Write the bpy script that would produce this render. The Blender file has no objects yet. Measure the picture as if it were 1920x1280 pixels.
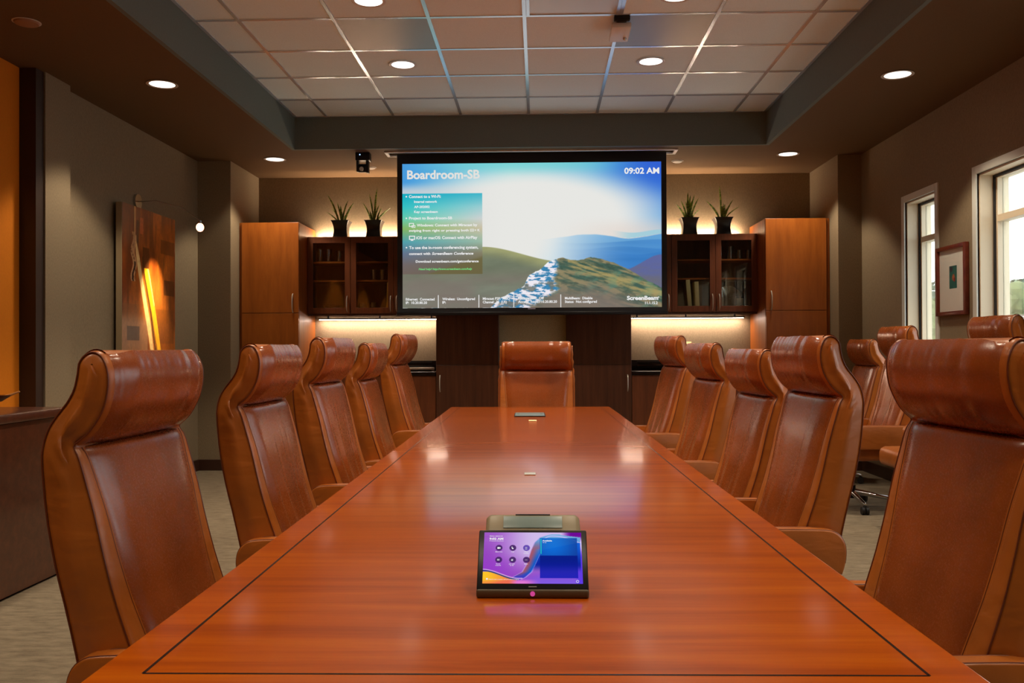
import bpy, bmesh, math, random
import numpy as np
from mathutils import Vector, Matrix
random.seed(7)
sc = bpy.context.scene
COL = sc.collection
PI = math.pi
HC = 1.15            # eye height
SOF = 2.962          # soffit height
CEI = 3.258          # tile ceiling height

# ------------------------------------------------------------------ camera
cd = bpy.data.cameras.new('camera')
cd.sensor_width = 36.0
cd.lens = 1681.3 * 36.0 / 1920.0
cd.clip_start = 0.05; cd.clip_end = 300
cam = bpy.data.objects.new('camera', cd); COL.objects.link(cam)
yaw, pitch, roll = .0302, .0083, -.0039
fwd = Vector((-math.sin(yaw)*math.cos(pitch), math.cos(yaw)*math.cos(pitch), math.sin(pitch)))
rt = Vector((math.cos(yaw), math.sin(yaw), 0)); up = rt.cross(fwd)
r2 = rt*math.cos(roll) + up*math.sin(roll); u2 = -rt*math.sin(roll) + up*math.cos(roll)
mw = Matrix((r2, u2, -fwd)).transposed().to_4x4(); mw.translation = Vector((0, 0, HC))
cam.matrix_world = mw
sc.camera = cam

# ------------------------------------------------------------------ view, world
vs = sc.view_settings
sc.display_settings.display_device = 'sRGB'
vs.view_transform = 'Standard'; vs.look = 'None'; vs.exposure = 0.0; vs.gamma = 1.0; vs.use_curve_mapping = False
cy = sc.cycles
cy.max_bounces = 8; cy.diffuse_bounces = 5; cy.glossy_bounces = 4; cy.transparent_max_bounces = 12
cy.sample_clamp_indirect = 4.0; cy.caustics_reflective = False; cy.caustics_refractive = False
cy.use_denoising = True
SKY = 5.0
w = bpy.data.worlds.new('overcast_sky'); sc.world = w; w.use_nodes = True
nt = w.node_tree; bg = nt.nodes['Background']
bg.inputs[0].default_value = (0.90, 0.95, 1.0, 1); bg.inputs[1].default_value = SKY

K_DOWN = 88.0      # soffit downlights, watts each
K_TRAY = 98.0      # tray downlights
K_STRIP = 60.0     # under cabinet strips (emission)
K_UP = 190.0
K_SCREEN = 1.05
WARM = (1.0, 0.82, 0.61)

# ------------------------------------------------------------------ helpers
def lin(c):
    return tuple(((x/255)/12.92 if x/255 <= .04045 else (((x/255)+.055)/1.055)**2.4) for x in c)

def link(o, parent=None):
    COL.objects.link(o)
    if parent is not None: o.parent = parent
    return o

def tag(o, label=None, cat=None, group=None, kind=None):
    if label: o['label'] = label
    if cat: o['category'] = cat
    if group: o['group'] = group
    if kind: o['kind'] = kind
    return o

def thing(name, label, cat, loc=(0, 0, 0), rz=0.0, group=None):
    o = bpy.data.objects.new(name, None); COL.objects.link(o)
    o.location = loc; o.rotation_euler = (0, 0, rz); o.empty_display_size = .1
    return tag(o, label, cat, group)

class MB:
    """collects shapes, then links them as one mesh object"""
    def __init__(s): s.bm = bmesh.new()
    def box(s, x0, x1, y0, y1, z0, z1, bev=0.0, seg=2):
        b = bmesh.new()
        vs_ = [b.verts.new((x, y, z)) for x in (x0, x1) for y in (y0, y1) for z in (z0, z1)]
        for f in ((0,1,3,2),(4,6,7,5),(0,4,5,1),(2,3,7,6),(0,2,6,4),(1,5,7,3)): b.faces.new([vs_[i] for i in f])
        if bev > 0:
            bmesh.ops.bevel(b, geom=list(b.edges), offset=bev, segments=seg, profile=.5, affect='EDGES')
        s.merge(b); return s
    def merge(s, b, mat=None):
        if mat is not None: bmesh.ops.transform(b, matrix=mat, verts=list(b.verts))
        me = bpy.data.meshes.new('t'); b.to_mesh(me); b.free(); s.bm.from_mesh(me); bpy.data.meshes.remove(me)
    def cyl(s, c, r, h, n=32, r2=None, axis='z', rot=None):
        b = bmesh.new()
        bmesh.ops.create_cone(b, cap_ends=True, segments=n, radius1=r, radius2=r if r2 is None else r2, depth=h)
        m = Matrix.Translation(Vector(c))
        if axis == 'x': m = m @ Matrix.Rotation(PI/2, 4, 'Y')
        if axis == 'y': m = m @ Matrix.Rotation(PI/2, 4, 'X')
        if rot is not None: m = m @ rot
        s.merge(b, m); return s
    def sphere(s, c, r, sc_=(1,1,1), n=20):
        b = bmesh.new(); bmesh.ops.create_uvsphere(b, u_segments=n, v_segments=max(8, n//2), radius=r)
        s.merge(b, Matrix.Translation(Vector(c)) @ Matrix.Diagonal((*sc_, 1))); return s
    def lathe(s, prof, c=(0,0,0), n=28, sx=1, sy=1):
        rings = []
        for r, z in prof:
            rings.append([s.bm.verts.new((c[0]+r*sx*math.cos(2*PI*i/n), c[1]+r*sy*math.sin(2*PI*i/n), c[2]+z)) for i in range(n)])
        for a, b in zip(rings, rings[1:]):
            for i in range(n): s.bm.faces.new((a[i], a[(i+1) % n], b[(i+1) % n], b[i]))
        return s
    def tube(s, pts, r, n=8, closed=False):
        pts = [Vector(p) for p in pts]; N = len(pts); rings = []
        for i, p in enumerate(pts):
            a = pts[(i-1) % N] if (closed or i > 0) else p
            c = pts[(i+1) % N] if (closed or i < N-1) else p
            t = (c-a)
            t = t.normalized() if t.length > 1e-9 else Vector((0, 0, 1))
            ref = Vector((0, 1, 0)) if abs(t.y) < .9 else Vector((1, 0, 0))
            e1 = t.cross(ref).normalized(); e2 = t.cross(e1)
            rr = r[i] if isinstance(r, (list, tuple)) else r
            rings.append([s.bm.verts.new(p + rr*(e1*math.cos(2*PI*k/n) + e2*math.sin(2*PI*k/n))) for k in range(n)])
        m = N if closed else N-1
        for i in range(m):
            a, b = rings[i], rings[(i+1) % N]
            for k in range(n): s.bm.faces.new((a[k], a[(k+1) % n], b[(k+1) % n], b[k]))
        if not closed:
            s.bm.faces.new(rings[0]); s.bm.faces.new(rings[-1][::-1])
        return s
    def poly(s, pts):
        s.bm.faces.new([s.bm.verts.new(p) for p in pts]); return s
    def grid(s, P):
        """P[i][j] points -> quads"""
        V = [[s.bm.verts.new(p) for p in row] for row in P]
        for i in range(len(V)-1):
            for j in range(len(V[0])-1):
                s.bm.faces.new((V[i][j], V[i+1][j], V[i+1][j+1], V[i][j+1]))
        return s
    def build(s, name, mat, parent=None, smooth=True, angle=40, loc=None, rot=None, norm=True):
        if norm: bmesh.ops.recalc_face_normals(s.bm, faces=list(s.bm.faces))
        me = bpy.data.meshes.new(name); s.bm.to_mesh(me); s.bm.free()
        if smooth:
            me.polygons.foreach_set('use_smooth', [True]*len(me.polygons))
            try: me.set_sharp_from_angle(angle=math.radians(angle))
            except Exception: pass
        me.materials.append(mat)
        o = bpy.data.objects.new(name, me); link(o, parent)
        if loc: o.location = loc
        if rot: o.rotation_euler = rot
        return o

def copy_tree(o, parent=None, keep=None):
    c = o.copy(); COL.objects.link(c)
    if parent is not None:
        c.parent = parent
    for ch in list(o.children): copy_tree(ch, c)
    return c

# ------------------------------------------------------------------ materials
def newmat(name):
    m = bpy.data.materials.new(name); m.use_nodes = True
    n = m.node_tree; b = n.nodes['Principled BSDF']
    return m, n, b

def plain(name, c, rough=.5, metal=0, spec=.5, coat=0, coatr=.1):
    m, n, b = newmat(name)
    b.inputs['Base Color'].default_value = (*c, 1); b.inputs['Roughness'].default_value = rough
    b.inputs['Metallic'].default_value = metal; b.inputs['Specular IOR Level'].default_value = spec
    b.inputs['Coat Weight'].default_value = coat; b.inputs['Coat Roughness'].default_value = coatr
    return m

def emit(name, c, s):
    m = bpy.data.materials.new(name); m.use_nodes = True; n = m.node_tree
    n.nodes.clear(); e = n.nodes.new('ShaderNodeEmission'); o = n.nodes.new('ShaderNodeOutputMaterial')
    e.inputs[0].default_value = (*c, 1); e.inputs[1].default_value = s
    n.links.new(e.outputs[0], o.inputs[0]); return m

def tex(n, kind, scale_vec, **kw):
    tc = n.nodes.new('ShaderNodeTexCoord'); mp = n.nodes.new('ShaderNodeMapping')
    mp.inputs['Scale'].default_value = scale_vec
    n.links.new(tc.outputs['Object'], mp.inputs[0])
    t = n.nodes.new(kind); n.links.new(mp.outputs[0], t.inputs['Vector'])
    for k, v in kw.items(): t.inputs[k].default_value = v
    return t

def ramp(n, src, stops):
    r = n.nodes.new('ShaderNodeValToRGB'); n.links.new(src, r.inputs[0])
    e = r.color_ramp.elements
    while len(e) < len(stops): e.new(.5)
    for el, (p, c) in zip(e, stops): el.position = p; el.color = (*c, 1)
    return r

def bump(n, b, src, strength, dist):
    k = n.nodes.new('ShaderNodeBump'); k.inputs['Strength'].default_value = strength; k.inputs['Distance'].default_value = dist
    n.links.new(src, k.inputs['Height']); n.links.new(k.outputs[0], b.inputs['Normal']); return k

def wood(name, dark, mid, light, sv, rough=.3, coat=0.0, coatr=.1, fine=1.0, bumpd=.0004, spec=.5):
    """sv: noise scale along x,y,z; the grain runs along the axis with the smallest"""
    m, n, b = newmat(name)
    t = tex(n, 'ShaderNodeTexNoise', sv, Scale=1.0, Detail=6.0, Roughness=.62, Distortion=.35)
    t2 = tex(n, 'ShaderNodeTexNoise', tuple(v*7 for v in sv), Scale=1.0, Detail=3.0, Roughness=.7)
    mx = n.nodes.new('ShaderNodeMath'); mx.operation = 'MULTIPLY_ADD'
    n.links.new(t2.outputs[0], mx.inputs[0]); mx.inputs[1].default_value = .35*fine
    n.links.new(t.outputs[0], mx.inputs[2])
    r = ramp(n, mx.outputs[0], [(.42, dark), (.66, mid), (.90, light)])
    n.links.new(r.outputs[0], b.inputs['Base Color'])
    b.inputs['Roughness'].default_value = rough; b.inputs['Coat Weight'].default_value = coat
    b.inputs['Coat Roughness'].default_value = coatr; b.inputs['Specular IOR Level'].default_value = spec
    bump(n, b, t2.outputs[0], .25, bumpd)
    return m

def fabric_wall(name, c, rough=.85, v=.12, sc_=180):
    m, n, b = newmat(name)
    t = tex(n, 'ShaderNodeTexNoise', (sc_, sc_, sc_*.35), Scale=1.0, Detail=3.0)
    r = ramp(n, t.outputs[0], [(.3, tuple(x*(1-v) for x in c)), (.7, tuple(x*(1+v) for x in c))])
    n.links.new(r.outputs[0], b.inputs['Base Color'])
    b.inputs['Roughness'].default_value = rough; b.inputs['Specular IOR Level'].default_value = .25
    bump(n, b, t.outputs[0], .3, .0006)
    return m

def leather(name, c, sv, rough=.36, wr=.5, wd=.006, coat=.12):
    m, n, b = newmat(name)
    b.inputs['Coat Weight'].default_value = coat; b.inputs['Coat Roughness'].default_value = .22
    t = tex(n, 'ShaderNodeTexNoise', sv, Scale=1.0, Detail=2.0, Roughness=.5, Distortion=.6)
    g = tex(n, 'ShaderNodeTexNoise', (260, 260, 260), Scale=1.0, Detail=2.0)
    mo = tex(n, 'ShaderNodeTexNoise', (5, 5, 5), Scale=1.0, Detail=3.0)
    r = ramp(n, mo.outputs[0], [(.32, tuple(x*.80 for x in c)), (.68, tuple(x*1.14 for x in c))])
    n.links.new(r.outputs[0], b.inputs['Base Color'])
    rr = n.nodes.new('ShaderNodeMapRange'); n.links.new(g.outputs[0], rr.inputs[0])
    rr.inputs[3].default_value = rough-.05; rr.inputs[4].default_value = rough+.08
    n.links.new(rr.outputs[0], b.inputs['Roughness'])
    b.inputs['Specular IOR Level'].default_value = .55
    k = n.nodes.new('ShaderNodeBump'); k.inputs['Strength'].default_value = .25; k.inputs['Distance'].default_value = .0006
    n.links.new(g.outputs[0], k.inputs['Height'])
    k2 = n.nodes.new('ShaderNodeBump'); k2.inputs['Strength'].default_value = wr; k2.inputs['Distance'].default_value = wd
    n.links.new(t.outputs[0], k2.inputs['Height']); n.links.new(k.outputs[0], k2.inputs['Normal'])
    n.links.new(k2.outputs[0], b.inputs['Normal'])
    return m

TAUPE = lin((152, 135, 108))
M = {}
M['wall'] = fabric_wall('taupe_wallcovering', tuple(x*.80 for x in TAUPE))
M['soffit'] = fabric_wall('shade_darkened_soffit', tuple(x*.37 for x in lin((160, 126, 86))), v=.05)  # wall taupe darkened and browned to stand for the unlit soffit
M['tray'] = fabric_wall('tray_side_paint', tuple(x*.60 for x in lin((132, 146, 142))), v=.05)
M['brightened_niche'] = fabric_wall('brightened_niche_wallcovering', lin((188, 176, 140)))  # wall covering lightened in its colour where too little light reaches
M['orange'] = fabric_wall('orange_wall_paint', lin((214, 122, 18)), v=.04)
M['darktrim'] = plain('dark_brown_trim', lin((48, 30, 18)), .5)
M['carpet'] = None
m, n, b = newmat('beige_carpet')
t = tex(n, 'ShaderNodeTexNoise', (420, 420, 420), Scale=1.0, Detail=3.0)
t2 = tex(n, 'ShaderNodeTexNoise', (9, 30, 9), Scale=1.0, Detail=4.0, Roughness=.7)
mm = n.nodes.new('ShaderNodeMath'); mm.operation = 'MULTIPLY_ADD'; mm.inputs[1].default_value = .5
n.links.new(t.outputs[0], mm.inputs[0]); n.links.new(t2.outputs[0], mm.inputs[2])
r = ramp(n, mm.outputs[0], [(.5, lin((98, 87, 72))), (1.0, lin((140, 128, 108)))])
n.links.new(r.outputs[0], b.inputs['Base Color']); b.inputs['Roughness'].default_value = .95; b.inputs['Specular IOR Level'].default_value = .1
bump(n, b, t.outputs[0], .6, .002)
M['carpet'] = m
M['tile'] = fabric_wall('mineral_ceiling_tile', lin((226, 243, 248)), v=.06, sc_=240)
M['grid'] = plain('white_ceiling_grid', lin((214, 226, 240)), .22, metal=.6)
M['metal_tile'] = plain('brushed_metal_panel', lin((168, 158, 150)), .42, metal=.7)
M['diffuser'] = plain('acrylic_diffuser', lin((205, 215, 215)), .25)
M['table'] = wood('cherry_table_veneer', lin((160, 66, 0)), lin((186, 84, 0)), lin((202, 102, 4)), (1.1, 22, 22), rough=.32, coat=1.0, coatr=.15, fine=.7, bumpd=.0002, spec=.15)
M['table'].node_tree.nodes['Principled BSDF'].inputs['Coat IOR'].default_value = 1.6
M['inlay'] = plain('dark_inlay', lin((30, 18, 16)), .25)
M['tablebase'] = wood('dark_table_base', lin((52, 26, 14)), lin((70, 36, 20)), lin((84, 46, 26)), (30, 30, 2))
M['cab'] = wood('cherry_cabinet_veneer', lin((140, 74, 18)), lin((160, 88, 26)), lin((176, 102, 34)), (14, 14, 1.6), rough=.40, fine=.5)
M['cabdark'] = wood('dark_mahogany_veneer', lin((64, 36, 24)), lin((80, 46, 30)), lin((94, 56, 38)), (30, 30, 1.4), rough=.34, fine=.9)
M['cabdoor'] = wood('glass_door_frame_wood', lin((92, 48, 26)), lin((112, 60, 32)), lin((128, 72, 40)), (24, 24, 2), rough=.38, fine=.7)
M['cred'] = wood('mahogany_credenza_veneer', lin((62, 32, 20)), lin((80, 42, 26)), lin((96, 52, 32)), (3, 22, 22), rough=.28, coat=.4)
M['granite'] = plain('black_granite', lin((20, 18, 18)), .08)
M['baseboard'] = plain('dark_wood_baseboard', lin((62, 36, 24)), .4)
M['nickel'] = plain('brushed_nickel', lin((206, 202, 190)), .35, metal=.5)
M['chrome'] = plain('chrome', lin((215, 215, 215)), .12, metal=1)
M['black'] = plain('black_plastic', (.010, .010, .012), .35, spec=.25)
M['blackcloth'] = plain('black_screen_border', (.006, .007, .010), .75)
M['white'] = plain('white_plastic', lin((222, 222, 218)), .4)
M['trimwhite'] = plain('white_light_trim', lin((200, 195, 188)), .4)
M['winframe'] = plain('pale_window_frame', lin((214, 218, 210)), .4)
M['winreveal'] = plain('cream_window_jamb', lin((226, 212, 184)), .5)
M['gasket'] = plain('black_gasket', (.01, .01, .012), .6)
M['pot'] = plain('black_ceramic', (.012, .012, .013), .28)
M['soil'] = plain('potting_soil', lin((40, 28, 20)), .9)
M['leafpot'] = None
m, n, b = newmat('striped_green_leaf')
t = tex(n, 'ShaderNodeTexNoise', (30, 30, 60), Scale=1.0, Detail=2.0)
r = ramp(n, t.outputs[0], [(.35, lin((58, 88, 26))), (.65, lin((134, 156, 58)))])
n.links.new(r.outputs[0], b.inputs['Base Color']); b.inputs['Roughness'].default_value = .4
M['leafpot'] = m
M['leather'] = leather('cognac_leather', lin((164, 90, 28)), (7, 9, 16), rough=.36, wr=.55, wd=.007)
M['shaded_leather'] = leather('cognac_leather_shaded', lin((140, 70, 27)), (4, 9, 2.6), rough=.25, wr=.4, wd=.008, coat=.35)  # same leather as the sides, shade on the front put into a darker colour
M['piping'] = plain('dark_brown_piping', lin((96, 42, 20)), .4)
M['stitch'] = plain('tan_stitching', lin((186, 122, 66)), .6)
M['rubber'] = plain('black_rubber', (.01, .01, .01), .5)
M['lamp'] = emit('lamp_disc_glow', (1.0, .93, .84), 2.2)
M['strip'] = emit('warm_led_strip', (1.0, .75, .60), K_STRIP)
M['upstrip'] = emit('warm_cove_strip', (1.0, .72, .50), K_UP)
M['text'] = emit('white_screen_letters', lin((240, 240, 240)), .95)
M['textpale'] = emit('pale_title_letters', lin((228, 226, 222)), .98)
M['textgreen'] = emit('green_screen_letters', lin((120, 220, 130)), .9)
M['wineglass'] = None
def glassmat(name, tint, refl, rough=.02, base=.04):
    m = bpy.data.materials.new(name); m.use_nodes = True; n = m.node_tree; n.nodes.clear()
    o = n.nodes.new('ShaderNodeOutputMaterial'); mx = n.nodes.new('ShaderNodeMixShader')
    tr = n.nodes.new('ShaderNodeBsdfTransparent'); gl = n.nodes.new('ShaderNodeBsdfGlossy')
    fr = n.nodes.new('ShaderNodeLayerWeight'); fr.inputs[0].default_value = .35
    ma = n.nodes.new('ShaderNodeMath'); ma.operation = 'MULTIPLY_ADD'; ma.inputs[1].default_value = refl; ma.inputs[2].default_value = base
    tr.inputs[0].default_value = (*tint, 1); gl.inputs[1].default_value = rough; gl.inputs[0].default_value = (1, 1, 1, 1)
    n.links.new(fr.outputs['Fresnel'], ma.inputs[0]); n.links.new(ma.outputs[0], mx.inputs[0])
    n.links.new(tr.outputs[0], mx.inputs[1]); n.links.new(gl.outputs[0], mx.inputs[2]); n.links.new(mx.outputs[0], o.inputs[0])
    return m
M['pane'] = glassmat('clear_cabinet_glass', (.93, .95, .93), .5, .02, .03)
M['winpane'] = glassmat('window_glass', (.97, .99, .98), .5, .01, .01)
M['glassware'] = glassmat('clear_glassware', (.80, .84, .86), 1.0, .05, .10)

def struct(name, mb, mat, smooth=False, **k):
    o = mb.build(name, mat, None, smooth=smooth, **k); o['kind'] = 'structure'; return o

# ------------------------------------------------------------------ room shell
WL, WR, WB, WF = -3.2, 3.03, 9.37, -2.6          # left, right, far and near walls
AL, AR, AY = -2.95, 2.81, 8.50                   # alcove side planes and where they begin
struct('floor', MB().box(-3.7, 3.4, WF-.2, WB+.2, -.1, 0), M['carpet'])
struct('wall_far', MB().box(-3.7, 3.4, WB, WB+.2, 0, 3.4), M['wall'])
struct('wall_near', MB().box(-3.7, 3.4, WF-.2, WF, 0, 3.4), M['wall'])
# left wall: orange stretch, dark jamb, pilaster, recessed stretch, alcove side
struct('wall_left_near', MB().box(-3.7, -3.32, WF, 5.63, 0, 3.4), M['orange'])
struct('trim_1', MB().box(-3.50, -3.212, 5.63, 5.72, 0, SOF-.002), M['darktrim'])
struct('wall_left_pilaster', MB().box(-3.7, WL, 5.72, 6.03, 0, 3.4), M['wall'])
struct('wall_left', MB().box(-3.7, -3.27, 6.03, AY, 0, 3.4), M['wall'])
struct('wall_left_alcove', MB().box(-3.7, AL, AY, WB, 0, 3.4, .004), M['wall'])
struct('wall_right_alcove', MB().box(AR, 3.4, AY, WB, 0, 3.4, .004), M['wall'])
# right wall with window openings
WINS = [(6.93, 7.50), (5.60, 6.28), (4.22, 4.90), (2.84, 3.52), (1.46, 2.14)]
WZ0, WZ1 = .62, 2.345
mb = MB(); ys = [WF] + [v for a, b_ in sorted(WINS) for v in (a, b_)] + [AY]
for i in range(0, len(ys), 2): mb.box(WR, WR+.16, ys[i], ys[i+1], 0, 3.4)
for a, b_ in WINS:
    mb.box(WR, WR+.16, a, b_, 0, WZ0); mb.box(WR, WR+.16, a, b_, WZ1, 3.4)
struct('wall_right', mb, M['wall'])
# ceiling: tile tray with lay-in grid and lower soffit ring around it
TX0, TX1, TY1, TY0 = -2.205, 2.03, 8.04, -1.6
struct('ceiling', MB().box(TX0-.1, TX1+.1, TY0-.1, TY1+.1, CEI, CEI+.1), M['tile'])
mb = MB()
mb.box(-3.7, TX0-.03, WF-.2, WB+.2, SOF, SOF+.06); mb.box(TX1+.03, 3.4, WF-.2, WB+.2, SOF, SOF+.06)
mb.box(TX0-.03, TX1+.03, TY1+.03, 8.17, SOF, SOF+.06)
mb.box(TX0-.03, -1.39, 8.17, 8.33, SOF, SOF+.06); mb.box(1.25, TX1+.03, 8.17, 8.33, SOF, SOF+.06)
mb.box(TX0-.03, TX1+.03, 8.33, WB+.2, SOF, SOF+.06)
mb.box(TX0-.03, TX1+.03, WF-.2, TY0-.03, SOF, SOF+.06)
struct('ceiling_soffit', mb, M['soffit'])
mb = MB()
mb.box(TX0-.03, TX0, TY0-.03, TY1+.03, SOF, CEI); mb.box(TX1, TX1+.03, TY0-.03, TY1+.03, SOF, CEI)
mb.box(TX0, TX1, TY1, TY1+.03, SOF, CEI); mb.box(TX0, TX1, TY0-.03, TY0, SOF, CEI)
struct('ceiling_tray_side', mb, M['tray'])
# screen pocket above the soffit
struct('ceiling_screen_pocket', MB().box(-1.41, 1.27, 8.15, 8.17, SOF+.06, SOF+.2).box(-1.41, 1.27, 8.33, 8.35, SOF+.06, SOF+.2).box(-1.41, 1.27, 8.15, 8.35, SOF+.2, SOF+.22), M['black'])
T_ = .6096; GX0, GY0 = -.085, 5.655
mb = MB()
for i in range(-3, 4): mb.box(GX0+i*T_-.012, GX0+i*T_+.012, TY0, TY1, CEI-.006, CEI+.001)
for j in range(-11, 4): mb.box(TX0, TX1, GY0+j*T_-.012, GY0+j*T_+.012, CEI-.0055, CEI+.001)
mb.box(TX0, TX0+.022, TY0, TY1, CEI-.005, CEI+.001).box(TX1-.022, TX1, TY0, TY1, CEI-.005, CEI+.001)
mb.box(TX0, TX1, TY1-.022, TY1, CEI-.005, CEI+.001)
struct('ceiling_grid', mb, M['grid'])
# baseboards
struct('baseboard_left', MB().box(-3.27, -3.252, 6.03, AY, 0, .105, .004).box(-3.27, AL, AY-.018, AY, 0, .105, .004), M['baseboard'])
struct('baseboard_right', MB().box(WR-.018, WR, WF, AY, 0, .105, .004).box(AR, WR, AY-.018, AY, 0, .105, .004), M['baseboard'])
# windows
for i, (a, b_) in enumerate(WINS):
    f = MB()
    f.box(WR-.012, WR+.012, a-.055, a, WZ0-.05, WZ1+.055, .003).box(WR-.012, WR+.012, b_, b_+.055, WZ0-.05, WZ1+.055, .003)
    f.box(WR-.012, WR+.012, a, b_, WZ1, WZ1+.055, .003).box(WR-.025, WR+.012, a-.055, b_+.055, WZ0-.05, WZ0, .003)
    wo = struct('window_%d' % (i+1), f, M['winframe'])
    f = MB().box(WR+.012, WR+.10, b_-.012, b_, WZ0, WZ1).box(WR+.012, WR+.10, a, a+.012, WZ0, WZ1).box(WR+.012, WR+.10, a, b_, WZ1-.012, WZ1).box(WR+.012, WR+.10, a, b_, WZ0, WZ0+.012)
    f.build('window_jamb', M['winreveal'], wo, smooth=False)
    f = MB().box(WR+.10, WR+.112, b_-.03, b_, WZ0, WZ1).box(WR+.10, WR+.112, a, a+.03, WZ0, WZ1).box(WR+.10, WR+.112, a, b_, WZ1-.03, WZ1)
    f.build('gasket', M['gasket'], wo, smooth=False)
    f = MB().box(WR+.112, WR+.19, b_-.05, b_, WZ0, WZ1).box(WR+.112, WR+.19, a, a+.05, WZ0, WZ1).box(WR+.112, WR+.19, a+.05, b_-.05, WZ1-.035, WZ1)
    f.box(WR+.112, WR+.19, a+.05, b_-.05, 2.01, 2.055).box(WR+.112, WR+.19, a+.05, b_-.05, WZ0, WZ0+.05)
    f.build('window_frame', M['winreveal'], wo, smooth=False)
    MB().box(WR+.145, WR+.151, a+.05, b_-.05, WZ0+.05, WZ1-.035).build('window_pane', M['winpane'], wo, smooth=False)

# ------------------------------------------------------------------ ceiling fixtures
def spot(parent, loc, watts, size=104, blend=.30, rad=.088, aim=None, col=WARM):
    ld = bpy.data.lights.new('downlight_beam', 'SPOT'); ld.energy = watts; ld.color = col
    ld.spot_size = math.radians(size); ld.spot_blend = blend; ld.shadow_soft_size = rad
    o = bpy.data.objects.new('downlight_beam', ld); link(o, parent); o.location = loc
    if aim is not None:
        o.rotation_euler = Vector(aim).to_track_quat('-Z', 'Y').to_euler()
    return o

def downlight(x, y, z, watts, label, group, r=.088):
    t = thing('ceiling_light', label, 'ceiling light', (x, y, z), 0, group)
    a = MB().lathe([(r, 0.0), (r+.012, -.002), (r+.016, -.006), (r+.004, -.008), (r-.004, -.005), (r-.006, 0.0)], n=40)
    a.build('trim_ring', M['trimwhite'], t)
    MB().cyl((0, 0, -.003), r-.004, .003, 40).build('light_disc', M['lamp'], t)
    if watts > 0: spot(t, (0, 0, -.02), watts)
    return t
SG, TG = 'recessed lights in the soffit', 'recessed lights in the tile ceiling'
downlight(-2.555, 6.01, SOF, K_DOWN, 'round recessed light in the left soffit, the one nearer the camera above the painting', SG)
downlight(2.385, 6.01, SOF, K_DOWN, 'round recessed light in the right soffit, the one nearer the camera above the windows', SG)
downlight(-2.50, 8.43, SOF, K_DOWN*.8, 'round recessed light in the soffit left of the black ceiling camera', SG)
downlight(2.33, 8.43, SOF, K_DOWN*.8, 'round recessed light in the far right corner of the soffit, near the tall right cabinet', SG)
for y_ in (3.60, 1.20, -1.2):  # unseen lights carrying on the soffit rows, to light the near end
    downlight(-2.555, y_, SOF, K_DOWN, 'unseen round recessed light in the left soffit, %s behind the camera-side picture edge' % {3.6: 'first', 1.2: 'second', -1.2: 'third'}[y_], SG)
    downlight(2.385, y_, SOF, K_DOWN, 'unseen round recessed light in the right soffit, %s behind the camera-side picture edge' % {3.6: 'first', 1.2: 'second', -1.2: 'third'}[y_], SG)
downlight(-.998, 6.585, CEI-.002, K_TRAY*1.5, 'round recessed light in the tile ceiling, left one of the farther pair', TG)
downlight(.828, 6.585, CEI-.002, K_TRAY*1.5, 'round recessed light in the tile ceiling, right one of the farther pair', TG)
downlight(-1.02, 5.365, CEI-.002, K_TRAY*1.3, 'recessed light cut by the top edge, left of the central diffuser panel', TG)
downlight(.829, 5.365, CEI-.002, K_TRAY*1.3, 'recessed light cut by the top edge, right of the central diffuser panel', TG)
for y_ in (4.15, 2.93, 1.10):  # extra unseen lamps, added to brighten the near end of the table
    downlight(-1.0, y_, CEI-.002, K_TRAY*.85, 'added unseen ceiling light on the %s, %s one above the camera end of the table' % ('left', {4.15: 'farthest', 2.93: 'middle', 1.1: 'nearest'}[y_]), TG)
    downlight(.83, y_, CEI-.002, K_TRAY*.85, 'added unseen ceiling light on the %s, %s one above the camera end of the table' % ('right', {4.15: 'farthest', 2.93: 'middle', 1.1: 'nearest'}[y_]), TG)

def panel(i, j, mat, name, label, cat, rim=None):
    x0, y0 = GX0+i*T_+.014, GY0+j*T_+.014
    t = thing(name, label, cat, (x0, y0, CEI))
    MB().box(0, T_-.028, 0, T_-.028, -.004, .0).build('panel', mat, t, smooth=False)
    if rim:
        MB().box(0, .02, 0, T_-.028, -.010, -.004).box(T_-.048, T_-.028, 0, T_-.028, -.010, -.004).box(.02, T_-.048, 0, .012, -.010, -.004).box(.02, T_-.048, T_-.040, T_-.028, -.010, -.004).build('frame', rim, t, smooth=False)
    return t
panel(-2, 0, M['metal_tile'], 'ceiling_panel', 'square brushed metal ceiling panel left of centre, beside the recessed light', 'ceiling panel')
panel(1, 0, M['metal_tile'], 'ceiling_panel', 'square brushed metal ceiling panel right of centre, beside the white sensor box', 'ceiling panel')
panel(0, -1, M['diffuser'], 'light_panel', 'unlit troffer with pale acrylic diffuser at the top edge of the ceiling', 'ceiling light', M['grid'])

# white sensor box hanging on the grid
t = thing('motion_sensor', 'small white sensor box hanging under the ceiling grid', 'sensor', (GX0+T_+.008, 5.82, CEI-.006))
MB().box(-.050, .050, -.165, -.13, -.030, 0, .004).box(-.03, .03, -.15, .05, -.034, 0, .003).build('mount', M['black'], t)
hs = MB().box(-.062, .062, -.125, .125, -.036, .0, .008).build('housing', M['white'], t); hs.location = (0, .0, -.034); hs.rotation_euler = (-.04, 0, 0)
MB().sphere((.035, .05, -.042), .012).build('lens', M['chrome'], hs)
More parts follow.
